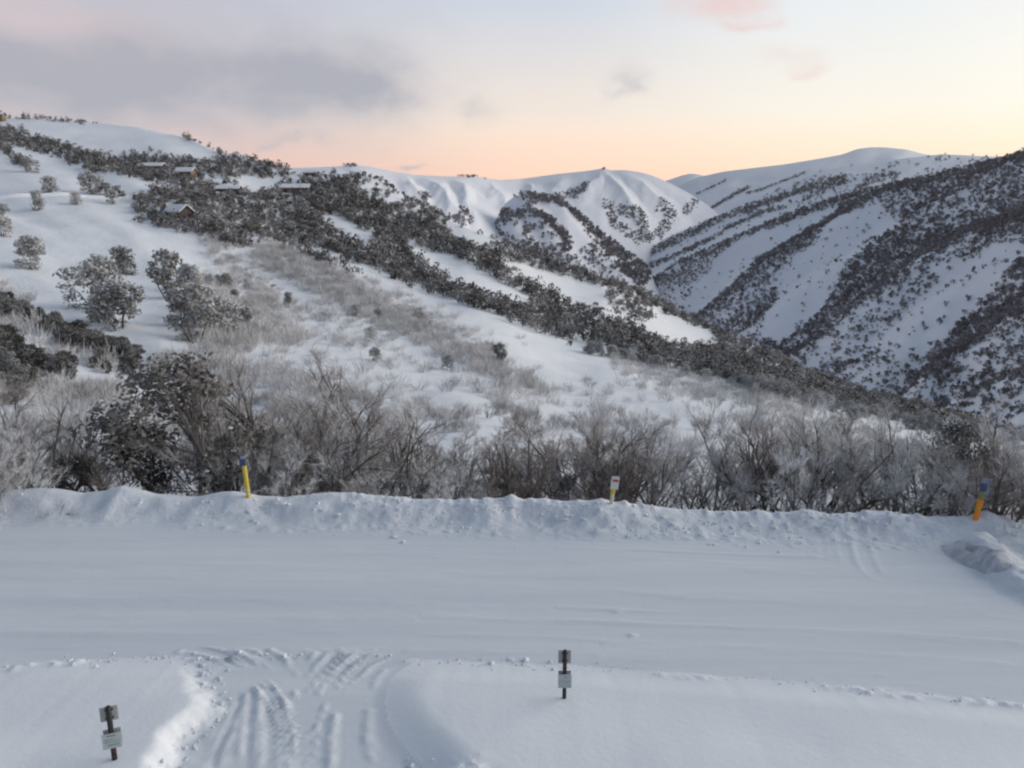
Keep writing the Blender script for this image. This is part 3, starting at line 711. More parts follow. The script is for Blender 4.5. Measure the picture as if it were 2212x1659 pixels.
def far_tree_arrays(seed, H, W, n, s):
    r = random.Random(seed); cs = []
    for k in range(6):
        a = r.uniform(0, 6.28); q = W*.3*math.sqrt(r.random()); cs.append((Vector((math.cos(a)*q, math.sin(a)*q, H*r.uniform(.18, .82))), W*r.uniform(.2, .32)))
    V, F = leaf_cloud(r, cs, n, s)
    i = len(V); w = W*.03                                   # stub of trunk
    V += [Vector((-w, 0, -.6)), Vector((w, 0, -.6)), Vector((w*.6, 0, H*.5)), Vector((-w*.6, 0, H*.5)), Vector((0, -w, -.6)), Vector((0, w, -.6)), Vector((0, w*.6, H*.5)), Vector((0, -w*.6, H*.5))]
    F += [(i, i+1, i+2, i+3), (i+4, i+5, i+6, i+7)]
    return np.array([tuple(v) for v in V]), np.array(F)
def merge_stuff(name, protos, P, scale, mat, label, cat, seed):
    """one mesh of many plants too small or too many to tell apart"""
    g = np.random.default_rng(seed); VV = []; FF_ = []; TT = []; off = 0
    which = g.integers(0, len(protos), len(P)); ang = g.uniform(0, 6.283, len(P)); tint = g.random(len(P))
    for k, (V, F) in enumerate(protos):
        m = np.nonzero(which == k)[0]
        if not len(m): continue
        c, s = np.cos(ang[m])[:, None], np.sin(ang[m])[:, None]; sc = scale[m][:, None]
        x = (V[None, :, 0]*c-V[None, :, 1]*s)*sc+P[m, 0:1]; y = (V[None, :, 0]*s+V[None, :, 1]*c)*sc+P[m, 1:2]; z = V[None, :, 2]*sc*g.uniform(.8, 1.25, (len(m), 1))+P[m, 2:3]
        VV.append(np.stack([x, y, z], -1).reshape(-1, 3)); TT.append(np.repeat(tint[m], len(V)))
        FF_.append((F[None]+off+(np.arange(len(m))*len(V))[:, None, None]).reshape(-1, 4)); off += len(m)*len(V)
    o = obj(name, mesh_np(name, np.concatenate(VV), np.concatenate(FF_), mat, tint=np.concatenate(TT)))
    return tag(o, label, cat, kind='stuff')

# --- where plants stand: densities on a raster over each hillside
RS = 3.0
GX, GY = np.meshgrid(np.arange(-240, 2460, RS), np.arange(240, 1100, RS))
def paint_poly(D, pts, v, soft=8):
    pts = [tuple(p) for p in pts]; bx0, bx1 = min(p[0] for p in pts)-40, max(p[0] for p in pts)+40; by0, by1 = min(p[1] for p in pts)-40, max(p[1] for p in pts)+40
    m = (GX > bx0) & (GX < bx1) & (GY > by0) & (GY < by1); x, y = GX[m], GY[m]
    s = sdf_poly(x, y, pts)+7*fbm(x/14, y/10, 3, 140); w = sstep(soft, -soft, s); D[m] = D[m]*(1-w)+v*w
def paint_line(D, pts, hw, v, soft=.5, wob=6):
    m = np.ones(GX.shape, bool); x0, x1 = min(p[0] for p in pts)-80, max(p[0] for p in pts)+80; y0, y1 = min(p[1] for p in pts)-80, max(p[1] for p in pts)+80
    m = (GX > x0) & (GX < x1) & (GY > y0) & (GY < y1); x, y = GX[m], GY[m]
    d, _ = pl_dist(x, y, [tuple(p) for p in pts]); d = d+wob*fbm(x/16, y/12, 3, 141)
    w = sstep(hw*(1+soft), hw*(1-soft), d); D[m] = D[m]*(1-w)+v*w
def scatter(D, hill, crown, seed, pack=.36, lim=None):
    g = np.random.default_rng(seed); inside = (GY > hill.crest(GX)-1) & (GY < hill.bottom(GX)-2) & (GX > -150) & (GX < 2360)
    r = hill.depth(GX, GY); cw = crown*1703/r; lam = np.where(inside, D*RS*RS/(pack*cw*cw), 0)
    n = g.poisson(lam); j, i = np.nonzero(n); rep = n[j, i]; j = np.repeat(j, rep); i = np.repeat(i, rep)
    x = GX[j, i]+g.uniform(-RS/2, RS/2, len(j)); y = GY[j, i]+g.uniform(-RS/2, RS/2, len(j)); y = np.maximum(y, hill.crest(x)+.3)
    P, rr = hill.pt(x, y); return x, y, P, rr

Z = np.zeros(GX.shape)
wood = Z.copy(); brush = Z.copy()
# dark wood from the village down the spur
paint_poly(wood, [(290,440),(330,420),(420,395),(520,390),(640,395),(700,395),(760,385),(820,410),(943,464),(1076,522),(1203,566),(1313,612),(1391,628),(1506,692),(1651,758),(1822,835),(1950,873),(2090,918),(2212,948),(2212,990),(2000,925),(1800,890),(1640,862),(1566,828),(1430,800),(1352,778),(1260,760),(1140,720),(1040,685),(930,640),(800,600),(680,545),(600,535),(500,545),(440,520),(360,500),(295,480)], .85)
paint_poly(wood, [(560,530),(700,545),(800,600),(760,600),(640,560)], .45)
paint_line(wood, [(1352,745),(1566,795),(1737,848),(2000,902),(2100,926)], 26, 1.7)
for p, hw in (([(0,292),(60,305),(120,322),(170,340)], 16), ([(170,342),(230,352),(300,350),(400,362),(480,372),(600,378)], 15), ([(200,368),(330,380),(400,388)], 14), ([(483,348),(560,362),(625,378)], 10), ([(0,320),(35,350),(60,362)], 9)):
    paint_line(wood, p, hw, .9)
paint_line(wood, [(400,298),(440,314),(483,334)], 4, .9, wob=2)
paint_line(wood, [(0,254),(70,259),(150,263),(210,270)], 3, .35, wob=2)
# open runs and clearings
for p in ([(878,515),(955,546),(1060,596),(1165,655),(1095,643),(1000,615),(945,575),(885,535)],
          [(1085,560),(1160,580),(1266,613),(1330,632),(1420,668),(1500,702),(1555,736),(1470,738),(1400,705),(1292,662),(1190,625),(1105,588)],
          [(955,473),(1060,512),(1115,540),(1030,523),(975,500)], [(703,447),(780,484),(815,515),(802,533),(755,502),(700,466)],
          [(440,392),(520,384),(600,386),(640,388),(560,400),(480,402)], [(760,384),(800,396),(860,428),(930,462),(900,460),(830,425),(770,396)]):
    paint_poly(wood, p, .0, 4); paint_poly(wood, [(q[0]-3, q[1]+13) for q in p], .0, 4)
paint_line(wood, [(683,538),(810,603),(909,638),(976,671),(1076,705),(1143,721)], 11, .03)
paint_line(wood, [(1330,650),(1390,690)], 20, .45)
paint_poly(wood, [(1020,745),(1087,705),(1180,735),(1260,775),(1330,815),(1250,850),(1204,830),(1150,780)], .0)
# brush: rimed grey scrub below the wood
paint_poly(brush, [(430,520),(600,540),(700,560),(820,620),(1000,690),(1100,760),(1200,830),(1400,830),(1600,850),(1800,900),(2200,1000),(2200,1090),(-200,1090),(-200,870),(150,840),(330,780),(420,750),(380,700),(440,600)], .27)
brush *= (.35+1.5*sstep(-.25, .45, fbm((GX-.3*GY)/75, (GY-.42*GX)/26, 3, 150)))
for p, hw, v in (([(680,600),(800,665),(900,710),(1000,760),(1080,800),(1180,870)], 24, 2.1), ([(570,560),(680,600),(760,640)], 26, 1.7), ([(1060,770),(1090,830),(1120,900)], 26, 2.1), ([(420,640),(480,680),(520,720),(470,740)], 42, 1.7), ([(560,640),(600,720),(640,740)], 30, 1.5), ([(340,785),(480,810),(640,820),(760,850)], 22, 1.2), ([(470,540),(520,580),(500,610)], 20, .7),
                 ([(1352,790),(1500,840),(1640,880),(1760,890)], 26, .9)):
    paint_line(brush, p, hw, v)
paint_poly(brush, [(1030,740),(1087,702),(1180,732),(1260,775),(1330,815),(1260,845),(1204,825),(1150,780)], .02)
paint_line(brush, [(640,760),(760,790),(900,810)], 20, .2); paint_line(brush, [(1120,870),(1260,900)], 26, .15)
hol = Z.copy(); paint_poly(hol, [(440,560),(700,600),(900,680),(1060,760),(1180,860),(1000,880),(700,840),(480,760)], .018); wood = np.maximum(wood, hol)
# bottom left: dark band and scrub
lowl = Z.copy()
for p, hw, v in (([(0,668),(60,690),(110,712),(170,738),(230,752),(300,778)], 16, 1.0), ([(0,760),(50,790),(40,840)], 34, .6), ([(100,790),(150,800)], 16, .9), ([(200,775),(240,790)], 10, .8)): paint_line(lowl, p, hw, v)
paint_line(brush, [(0,690),(100,740),(220,780)], 26, .5); paint_line(brush, [(0,625),(60,650)], 16, .5); paint_line(brush, [(0,860),(140,850),(240,880)], 30, 1.0)

wx, wy, WP, wr = scatter(wood, LH, 3.4, 1, .10)
bx_, by_, BP, br = scatter(brush, LH, 2.3, 2, .112)
k = (br > 62); bx_, by_, BP, br = bx_[k], by_[k], BP[k], br[k]
lx_, ly_, LP, lr = scatter(lowl, LH, 2.2, 3, .13)

# --- hillside gums told apart one by one
GUMS = [leafy_gum(100+i, H=random.uniform(4.6, 6.2), W=random.uniform(4.4, 6.0), clumps=random.randint(24, 32), leaves=1700, size=.21, snow=True, low=.04) for i in range(6)]
def gum_thing(name, i, P, sc, rz, label, cat, group=None, parts=True, crown_mat=None):
    wm, lm, sm = GUMS[i % len(GUMS)]
    e = obj(name, None); e.location = (P[0], P[1], P[2]-.1); e.rotation_euler = (0, 0, rz); e.scale = (sc, sc, sc)
    obj('trunk', wm, e); c = obj('crown', lm, e)
    if sm and parts: obj('snow', sm, c)['kind'] = 'stuff'
    return tag(e, label, cat, group)
M_GUMD = plant_mat('belt_gum_leaves', (.046, .043, .036), (.46, .455, .45), .50, .14, .6)
DKM = []
for q in GUMS:
    m_ = q[1].copy(); m_.materials.clear(); m_.materials.append(M_GUMD); DKM.append(m_)
def gum_dark(name, i, *a, **k):
    e = gum_thing(name, i, *a, **k)
    for ch_ in e.children:
        if ch_.name.startswith('crown'): ch_.data = DKM[i % len(DKM)]
    return e
LONE = [((72,578),1.15,'low rimed gum at the far left of the open slope'), ((268,582),1.05,'small round gum alone near the middle of the open slope'),
        ((206,668),1.3,'rimed gum at the top of the pair on the open slope'), ((264,706),1.2,'rimed gum lowest of the pair on the open slope'), ((236,690),1.0,'squat gum between the pair on the open slope'),
        ((366,640),1.3,'broad snow-clotted gum right of the pair on the open slope'), ((412,628),1.05,'pale gum against the right side of the snow-clotted gum'),
        ((108,428),1.0,'small dark gum left of centre beside the hillside track'), ((200,426),1.25,'wide dark gum standing above the hillside track'), ((225,424),.9,'gum at the right of the wide one above the track'), ((255,430),.8,'pale small gum last in the row above the track'),
        ((80,462),.85,'small gum alone just below the hillside track'), ((245,446),.8,'flat dark gum under the hillside track'), ((165,452),.7,'sparse little gum between two others under the track'),
        ((68,382),.9,'gum at the end of the upper tree belt on the left'), ((5,515),.9,'dark gum cut by the left edge of the picture, mid slope'), ((8,470),.6,'small bush cut by the left edge below the track'),
        ((420,735),1.2,'dark gum at the foot of the open slope, left of the scrub'), ((400,700),1.0,'grey gum above the dark one at the slope foot'), ((440,690),1.05,'upper gum of the clump at the right edge of the open slope'), ((480,720),.9,'gum inside the clump at the right edge of the open slope')]
for i, ((px, py), sc, lb) in enumerate(LONE):
    P, r = LH.pt(px, py); gum_thing('snow_gum', i, P, sc*1.3, random.uniform(0, 6.28), lb, 'tree')
order = np.argsort(wr)
sel = order[:150]; rest = order[150:]
def wood_label(x, y):
    if y < 385: return 'dark gum in the upper tree belt under the snow dome', 'gums in the upper belt under the snow dome'
    if x < 700: return 'dark gum in the wood around the hillside houses', 'gums in the wood around the houses'
    if x < 1250: return 'dark gum in the belts between the bright ski runs', 'gums between the ski runs'
    return 'dark gum in the lowest belt at the foot of the spur', 'gums at the foot of the spur'
for n, q in enumerate(sel):
    lb, gp = wood_label(wx[q], wy[q])
    gum_thing('snow_gum', int(rng.integers(0, 6)), WP[q], float(rng.uniform(.45, .78)), float(rng.uniform(0, 6.28)), lb, 'tree', gp, parts=False)
PROTO_W = [far_tree_arrays(200+i, 4.2, 5.4, 54, .49) for i in range(7)]
merge_stuff('hillside_wood', PROTO_W, WP[rest], (.42+.5*rng.random(len(rest))**1.4)*np.where(wx[rest] > 650, 1.32, 1.0), M_GUMA, 'dark snow gum wood covering the spur below the village', 'wood', 5)
# dark gums at the lower left
for n in range(len(lr)):
    gum_dark('snow_gum', int(rng.integers(0, 6)), LP[n], float(rng.uniform(.26, .5)), float(rng.uniform(0, 6.28)), 'dark gum in the slanting belt at the lower left', 'tree', 'gums in the slanting belt at the lower left', parts=False)
# rimed shrubs
SHRUB = [shrub_mesh(300+i, random.uniform(1.8, 2.8), random.uniform(2.2, 3.4)) for i in range(6)]
SHM = [mesh_np('rimed_shrub', V, F, M_TWIGM) for V, F in SHRUB]
order = np.argsort(br); selb = order[:240]; restb = order[240:]
for q in selb:
    o = obj('rimed_shrub', SHM[int(rng.integers(0, 6))]); o.location = BP[q]; s = float(rng.uniform(.55, 1.05)); o.scale = (s, s, s); o.rotation_euler = (0, 0, float(rng.uniform(-.6, .6)))
    if bx_[q] < 330: lb, gp = 'rimed grey shrub on the slope at the lower left', 'rimed shrubs at the lower left'
    elif bx_[q] < 1100: lb, gp = 'rimed grey shrub in the hollow beyond the roadside trees', 'rimed shrubs in the hollow'
    else: lb, gp = 'rimed grey shrub below the dark belt on the right', 'rimed shrubs below the dark belt'
    tag(o, lb, 'shrub', gp)
SHRUB_LO = [shrub_lo(320+i, random.uniform(1.8, 2.8), random.uniform(2.2, 3.4), 72) for i in range(5)]
SHRUB_LO = [(V*np.array([1, 1, 1]), F) for V, F in SHRUB_LO]
merge_stuff('rimed_scrub', SHRUB_LO, BP[restb], rng.uniform(.5, 1.1, len(restb)), M_TWIGA, 'grey rimed scrub spread over the snowy hollow', 'scrub', 6)

# --- far woods
PROTO_F = [far_tree_arrays(400+i, 5.4, 7.0, 19, 1.28) for i in range(6)]
rn = Z.copy()
paint_poly(rn, c3([(270,780),(330,720),(800,530),(1300,330),(1600,255),(1900,195),(2240,100),(2240,1500),(1100,1500),(300,900)]), .95, 3)
rn *= (.35+1.1*sstep(-.3, .35, fbm((GX+1.2*GY)/40, (GY+.6*GX)/34, 4, 160)))
paint_poly(rn, c3([(1480,340),(1700,300),(2240,200),(2240,520),(1900,560),(1700,540),(1600,500)]), .95)
paint_poly(rn, c3([(1650,1050),(1900,980),(2240,900),(2240,1500),(1650,1300)]), .75)
for p, hw, v in (([(2240,110),(1950,200),(1600,275),(1300,350),(1000,460),(700,600),(450,700),(290,790)], 16, 2.0), ([(1300,400),(1130,560),(900,670),(750,800),(580,930)], 19, 2.4),
                 ([(2240,470),(1950,520),(1700,560),(1500,650),(1330,780),(1180,900),(1000,1030),(930,1100)], 21, 2.4), ([(2240,780),(2120,870),(1980,970),(1860,1080),(1780,1200)], 32, 2.2), ([(900,560),(700,640),(480,740),(330,820)], 9, .9),
                 ([(1580,760),(1400,850),(1200,960),(1050,1060)], 22, 1.2), ([(2000,330),(1800,380),(1620,400)], 16, .9)):
    paint_line(rn, c3(p), hw, v)
for p in ([(1270,390),(1240,440),(1090,540),(900,640),(800,740),(700,830),(590,910),(490,890),(560,800),(640,680),(760,570),(950,500),(1120,430)],
          [(1590,430),(1580,520),(1420,620),(1300,720),(1230,850),(1150,930),(960,1080),(870,1060),(900,960),(970,870),(960,780),(1050,680),(1150,600),(1230,500),(1450,410)],
          [(2240,560),(2100,580),(1900,660),(1790,720),(1740,800),(1640,860),(1600,950),(1500,1040),(1480,1180),(1600,1180),(1750,1080),(1850,1000),(1950,900),(2080,770),(2150,700),(2240,660)],
          [(870,450),(700,520),(560,590),(620,590),(800,510),(900,470)], [(640,610),(480,690),(380,740),(460,710)]):
    paint_poly(rn, c3(p), .045, 4); paint_poly(rn, [(q[0], q[1]+5) for q in c3(p)], .045, 4)
x, y, P, r = scatter(rn, RN, 4.2, 21, .46)
merge_stuff('mountainside_wood', PROTO_F, P, .36+.68*rng.random(len(P))**1.5, M_FARL, 'dark leafless-looking wood in bands on the right mountainside', 'wood', 21)
rm = Z.copy()
paint_poly(rm, [(1380,590),(1566,462),(1758,372),(2036,331),(2250,331),(2250,400),(1700,480)], .05, 3)
paint_poly(rm, c3([(950,330),(1150,245),(1550,235),(1650,270),(1300,330),(1000,400)]), .40, 4)
rm *= (.3+1.2*sstep(-.3, .4, fbm((GX+GY)/34, (GY+.6*GX)/20, 3, 162)))
for p, hw in ((c3([(300,645),(500,545),(700,445),(900,375),(1100,315),(1300,262)]), 6), (c3([(330,680),(520,600),(680,530)]), 4), (c3([(700,500),(850,440),(1000,400)]), 4)): paint_line(rm, p, hw, 1.4, wob=3)
x, y, P, r = scatter(rm, RM, 6.0, 22, .3)
merge_stuff('middle_ridge_wood', PROTO_F, P, rng.uniform(.7, 1.25, len(P)), M_FARL, 'dark wood along the middle ridge on the right', 'wood', 22)
rf = Z.copy()
for p, hw in ((c3([(280,600),(450,512),(600,420),(720,342),(820,285)]), 3.2), (c3([(820,330),(960,290),(1100,240)]), 2.0), (c3([(560,340),(700,270)]), 1.5)): paint_line(rf, p, hw, 1.2, wob=2)
x, y, P, r = scatter(rf, RF, 6.0, 25, .3)
merge_stuff('dome_wood', PROTO_F, P, rng.uniform(.7, 1.25, len(P)), M_FARL, 'thin dark line of wood under the far snow dome', 'wood', 25)
cr = Z.copy()
for p, hw, v in (([(762,380),(800,392),(876,430),(943,462),(1000,490)], 5, 1.0), ([(900,438),(925,434)], 8, .9), ([(1000,465),(1015,485)], 8, 1.0), ([(1205,430),(1235,420),(1262,412)], 8, .9), ([(1260,412),(1240,428)], 6, .9),
                 ([(1340,455),(1370,470)], 9, .7), ([(1430,450),(1450,470),(1425,500)], 11, .6), ([(1380,470),(1400,520)], 12, .7), ([(1500,440),(1480,460)], 8, .4), ([(1310,440),(1330,480),(1380,520)], 10, .5), ([(790,408),(830,428)], 3, .7), ([(700,385),(760,392)], 2.5, .4),
                 ([(1300,364),(1306,366)], 2.5, 1), ([(745,358),(780,358)], 2.5, .8), ([(990,382),(1050,383)], 2, .5)): paint_line(cr, p, hw, v, wob=3)
x, y, P, r = scatter(cr, CR, 6.0, 23, .3)
merge_stuff('range_wood', PROTO_F, P, rng.uniform(.7, 1.3, len(P)), M_FARL, 'scattered dark trees on the snowy range', 'wood', 23)
sp = Z.copy()
for p, hw, v in ((c2([(1450,370),(1560,385),(1640,400),(1740,460)]), 7, .7), (c2([(1680,370),(1800,410),(1950,470),(2050,560),(2130,620),(2230,720)]), 9, 2.2), (c2([(1530,570),(1560,520),(1680,505),(1820,560),(1930,650),(1950,740),(1900,780)]), 10, 1.5),
                 (c2([(1680,540),(1700,640),(1680,700),(1780,740),(1880,760)]), 9, .8), (c2([(1600,590),(1640,630)]), 6, .7), (c2([(2100,640),(2160,720),(2212,800)]), 14, .75), (c2([(1480,600),(1650,720),(1850,800)]), 5, .8), (c2([(1950,830),(2000,860)]), 9, .9), (c2([(1750,600),(1860,680)]), 8, .5),
                 ([(1262,474),(1295,506),(1340,545),(1398,592)], 10, 2.2), ([(1270,545),(1300,575),(1340,590)], 14, .6), ([(1340,580),(1392,606)], 12, 1.6)): paint_line(sp, p, hw, v, wob=4)
x, y, P, r = scatter(sp, SP, 6.0, 24, .3)
merge_stuff('spur_wood', PROTO_F, P, rng.uniform(.7, 1.25, len(P)), M_FARL, 'ring and ridge line of dark wood on the central spur', 'wood', 24)

# --- trees behind the snow bank
BARE = [bare_gum(500+i, H=5.0, spread=random.uniform(.55, .95), stems=random.randint(4, 6), wind=random.uniform(-.03, .06), tm_=(M_TWIG, M_TWIGB, M_TWIGG)[i % 3]) for i in range(9)]
def bare_thing(i, P, sc, rz, label, group=None):
    wm, tm = BARE[i % len(BARE)]
    e = obj('frosted_gum_tree', None); e.location = (P[0], P[1], P[2]); e.rotation_euler = (random.gauss(0, .12), random.gauss(.10, .15), rz); w_ = sc*random.uniform(.95, 1.3); e.scale = (w_, w_, sc*random.uniform(.9, 1.1))
    obj('trunk', wm, e); obj('crown', tm, e); return tag(e, label, 'tree', group)
SEG = [(-999, 290, 'bare rimed gum behind the bank, left of the dark gum'), (290, 540, 'bare rimed gum between the dark gum and the blue-topped pole'), (540, 900, 'bare rimed gum just right of the blue-topped pole'),
       (900, 1320, 'bare rimed gum behind the bank, left of the white marker'), (1320, 1720, 'bare rimed gum behind the bank, right of the white marker'), (1720, 2110, 'bare rimed gum behind the bank, left of the orange pole'), (2110, 9999, 'bare rimed gum behind the bank at the right edge')]
g = np.random.default_rng(77)
near = []
def pick(px):
    if g.random() < .75:
        if px < 290: return int(g.choice((2, 5, 8)))
        if 1080 < px < 1380: return int(g.choice((1, 4, 7)))
        if px > 1750: return int(g.choice((0, 3, 2, 8)))
    return int(g.integers(0, 9))
for row, (yy, n, h0, h1) in enumerate(((1138, 46, 1.3, 2.4), (1120, 42, 3.0, 4.3), (1080, 38, 3.4, 4.8), (1040, 38, 3.6, 5.0), (1005, 36, 3.6, 5.0), (975, 34, 3.4, 4.8), (945, 32, 3.0, 4.4), (915, 30, 2.6, 4.0))):
    for k in range(n):
        px = -140+(2212+280)*(k+g.uniform(.1, .9))/n; py = yy+g.uniform(-16, 16); hh = g.uniform(h0, h1)
        if (270 < px < 480 or 110 < px < 235) and row < 3: continue
        top = np.interp(px, [-100,100,240,330,520,640,760,900,1000,1130,1250,1330,1420,1500,1640,1750,1850,2000,2212], [870,890,930,870,870,845,880,930,950,920,900,890,930,940,900,870,890,905,905])
        P, r = LH.pt(px, py)
        # the crowns form the wavy top line of the thicket
        _, _, zt = ray_pt(px, top+g.uniform(0, 45)+row*4, r); hh = hh if row == 0 else min(hh*1.25, max(1.6, float(zt-P[2]))*g.uniform(.88, 1.04))
        near.append((px, P, hh, row))
for px, P, hh, row in near:
    lb = next(l for a, b, l in SEG if a <= px < b)
    lb = ('knee-high ' if row == 0 else 'front-row ' if row < 3 else 'rear-row ' if row > 5 else '')+lb
    bare_thing(pick(px), P, hh/float(np.interp(px, [0, 700, 1100, 2212], [3.7, 3.7, 4.3, 4.3])), float(g.uniform(-3.1, 3.1)), lb, lb.replace('bare rimed gum', 'bare rimed gums'))
BIG = [(575, 1086, 842, 'tall many-stemmed rimed gum right beside the blue-topped pole'), (668, 1088, 838, 'tallest bare gum in the thicket, right of the blue-topped pole'), (770, 1090, 868, 'bare gum with long limbs swept right, third right of the blue-topped pole'),
       (905, 1094, 925, 'bare gum with bent limbs midway between the first two poles'), (1262, 1098, 868, 'tall brown-limbed bare gum just left of the white marker'), (1335, 1100, 902, 'bare gum with spreading limbs right behind the white marker'),
       (1600, 1108, 888, 'upright bare gum with dark stems right of the white marker'), (1655, 1106, 876, 'tall dark-stemmed bare gum midway to the orange pole'), (1780, 1106, 880, 'bare gum with pale rimed crown left of the orange pole'), (1935, 1110, 892, 'rimed gum with clotted top near the orange pole'),
       (2165, 1112, 892, 'bare gum right of the orange pole'), (55, 1082, 905, 'bare gum with slanting stems at the left edge of the thicket'), (240, 1090, 925, 'bare gum between the low dark bush and the big dark gum'), (1060, 1096, 940, 'leaning bare gum in the low part of the thicket')]
for n_, (px, py, top, lb) in enumerate(BIG):
    P, r = LH.pt(px, py); _, _, zt = ray_pt(px, top, r); bare_thing(n_+3, P, float(zt-P[2])/(3.8 if px < 900 else 4.2), float(g.uniform(-.5, .5)), lb)
DARKS = [leafy_gum(600+i, H=5.0, W=4.2, clumps=30, leaves=4200, size=.085, snow=True, mat=M_LEAF, low=.06, clot=.5) for i in range(3)]
def dark_thing(i, px, py, sc, label, sx_=1.0):
    P, r = LH.pt(px, py); wm, lm, sm = DARKS[i]
    e = obj('dark_gum_tree', None); e.location = (P[0], P[1], P[2]-.1); e.rotation_euler = (0, 0, 1.3*i+.4); e.scale = (sc*sx_, sc*sx_, sc)
    obj('trunk', wm, e); c = obj('crown', lm, e)
    if sm: obj('snow', sm, c)['kind'] = 'stuff'
    tag(e, label, 'tree')
dark_thing(0, 398, 1112, 1.12, 'big dark leafy gum behind the snow bank, left of the blue-topped pole', 1.12)
dark_thing(1, 170, 1118, .42, 'low dark bush at the back of the bank near the left edge')
dark_thing(2, 318, 1108, .66, 'dark leafy shrub leaning on the left of the big dark gum')
dark_thing(1, 538, 1096, .72, 'dark leafy shrub behind the blue-topped pole')
dark_thing(2, 2050, 1105, .62, 'dark gum behind the bank just left of the orange pole', .8)
dark_thing(0, 1225, 1110, .33, 'small dark bush behind the bank left of the white marker')
dark_thing(1, 280, 820, .7, 'dark gum at the right end of the slanting belt')

# ------------------------------------------------------------------ hillside houses
M_ROOFS = plain('roof_snow', (.82, .83, .85), .7, .05, .4)
M_TANW = plain('tan_boards', (.21, .145, .09), .8, .2, .8); M_BRNW = plain('brown_boards', (.20, .085, .035), .8, .2, .8); M_DRKW = plain('dark_boards', (.06, .045, .04), .8, .2, .8)
M_PANE = plain('window_glass', (.03, .035, .045), .15, .1, 1); M_EAVE = plain('eave_board', (.05, .045, .045), .7, .2, 1)
def house(px, py, W, Dp, Hh, rz, wallm, label, rise=1.6, chimney=True):
    P, r = LH.pt(px, py); e = obj('hillside_house', None); e.location = (P[0], P[1], P[2]-1.1); e.rotation_euler = (0, 0, rz); W *= .85; Dp *= .85
    w = MB(); w.box(-W/2, W/2, -Dp/2, Dp/2, -3, Hh)
    for s in (-1, 1): w.F.append((len(w.V), len(w.V)+1, len(w.V)+2, len(w.V)+2)); w.V += [(s*W/2, -Dp/2, Hh), (s*W/2, Dp/2, Hh), (s*W/2, 0, Hh+rise)]
    w.F = [f for f in w.F if len(set(f)) == 4]
    for s in (-1, 1): w.quad((s*W/2, -Dp/2, Hh-.01), (s*W/2, Dp/2, Hh-.01), (s*W/2, .05, Hh+rise), (s*W/2, -.05, Hh+rise))
    w.build('wall', wallm, e)
    ov = .7; rf = MB(); sn = MB()
    for s in (-1, 1):
        for m, z0, z1, o in ((rf, .0, .18, ov), (sn, .20, .5, ov-.1)):
            a = [(-W/2-o, s*(Dp/2+o), Hh-rise*o/(Dp/2)), (W/2+o, s*(Dp/2+o), Hh-rise*o/(Dp/2)), (W/2+o, s*.02, Hh+rise), (-W/2-o, s*.02, Hh+rise)]
            lo = [(q[0], q[1], q[2]+z0) for q in a]; hi = [(q[0], q[1], q[2]+z1) for q in a]
            m.quad(*lo[::-1]); m.quad(*hi)
            for j in range(4): m.quad(lo[j], lo[(j+1) % 4], hi[(j+1) % 4], hi[j])
    R = rf.build('roof', M_EAVE, e); sn.build('roof_snow', M_ROOFS, R)
    if chimney: c = MB(); c.box(W*.2, W*.2+.8, .6, 1.4, Hh+.3, Hh+rise+1.2); c.build('chimney', M_DRKW, R)
    n = max(2, int(W/3))
    for k in range(n):
        xw = -W/2+W*(k+.5)/n; f = MB(); f.box(xw-.75, xw+.75, -Dp/2-.08, -Dp/2-.003, Hh*.35, Hh*.8); fo = f.build('window', M_EAVE, e)
        for s in (-1, 1):
            p = MB(); p.box(xw+s*.35-.3, xw+s*.35+.3, -Dp/2-.12, -Dp/2-.083, Hh*.39, Hh*.76); p.build('pane', M_PANE, fo)
    d = MB(); d.box(W/2+.003, W/2+.08, -.6, .5, .5, 2.7); d.build('door', M_EAVE, e)
    return tag(e, label, 'house')
house(640, 413, 15, 8, 3.6, .12, M_BRNW, 'long brown house with a snow-loaded roof at the right of the wood', 1.5)
house(403, 380, 9, 7, 3.4, -.1, M_TANW, 'tan house under a snowy roof in the upper tree belt', 1.6)
house(388, 472, 8.5, 6.5, 2.6, -.5, M_DRKW, 'dark cabin with a thick snow roof at the left edge of the wood', 2.0)
house(495, 412, 11, 7, 2.6, .05, M_DRKW, 'low dark house with a wide snow roof between tan and brown houses', 1.2)
house(672, 384, 8, 6, 2.6, .0, M_TANW, 'small tan hut on the shoulder where the ridge drops', 1.0, False)
house(330, 362, 13, 8, 2.4, -.05, M_DRKW, 'wide snow-roofed lodge in the upper tree belt, left of the tan house', 1.3)
house(-4, 262, 9, 7, 5.0, .2, M_TANW, 'tan building cut by the left edge on top of the snow dome', 1.4)
# piste track banked across the open slope
tr = MB(); pts = []
for px in range(-160, 305, 15):
    py = 434-px*.006; P, r = LH.pt(px, py); pts.append(Vector(P))
for a, b in zip(pts[:-1], pts[1:]):
    o1 = Vector((0, -1.6, -.5)); o2 = Vector((0, 1.4, 1.15)); o3 = Vector((0, 6.0, .5))
    tr.quad(a+o1, b+o1, b+o2, a+o2); tr.quad(a+o2, b+o2, b+o3, a+o3)
tag(tr.build('track', M_HILL, smooth=True), kind='structure')

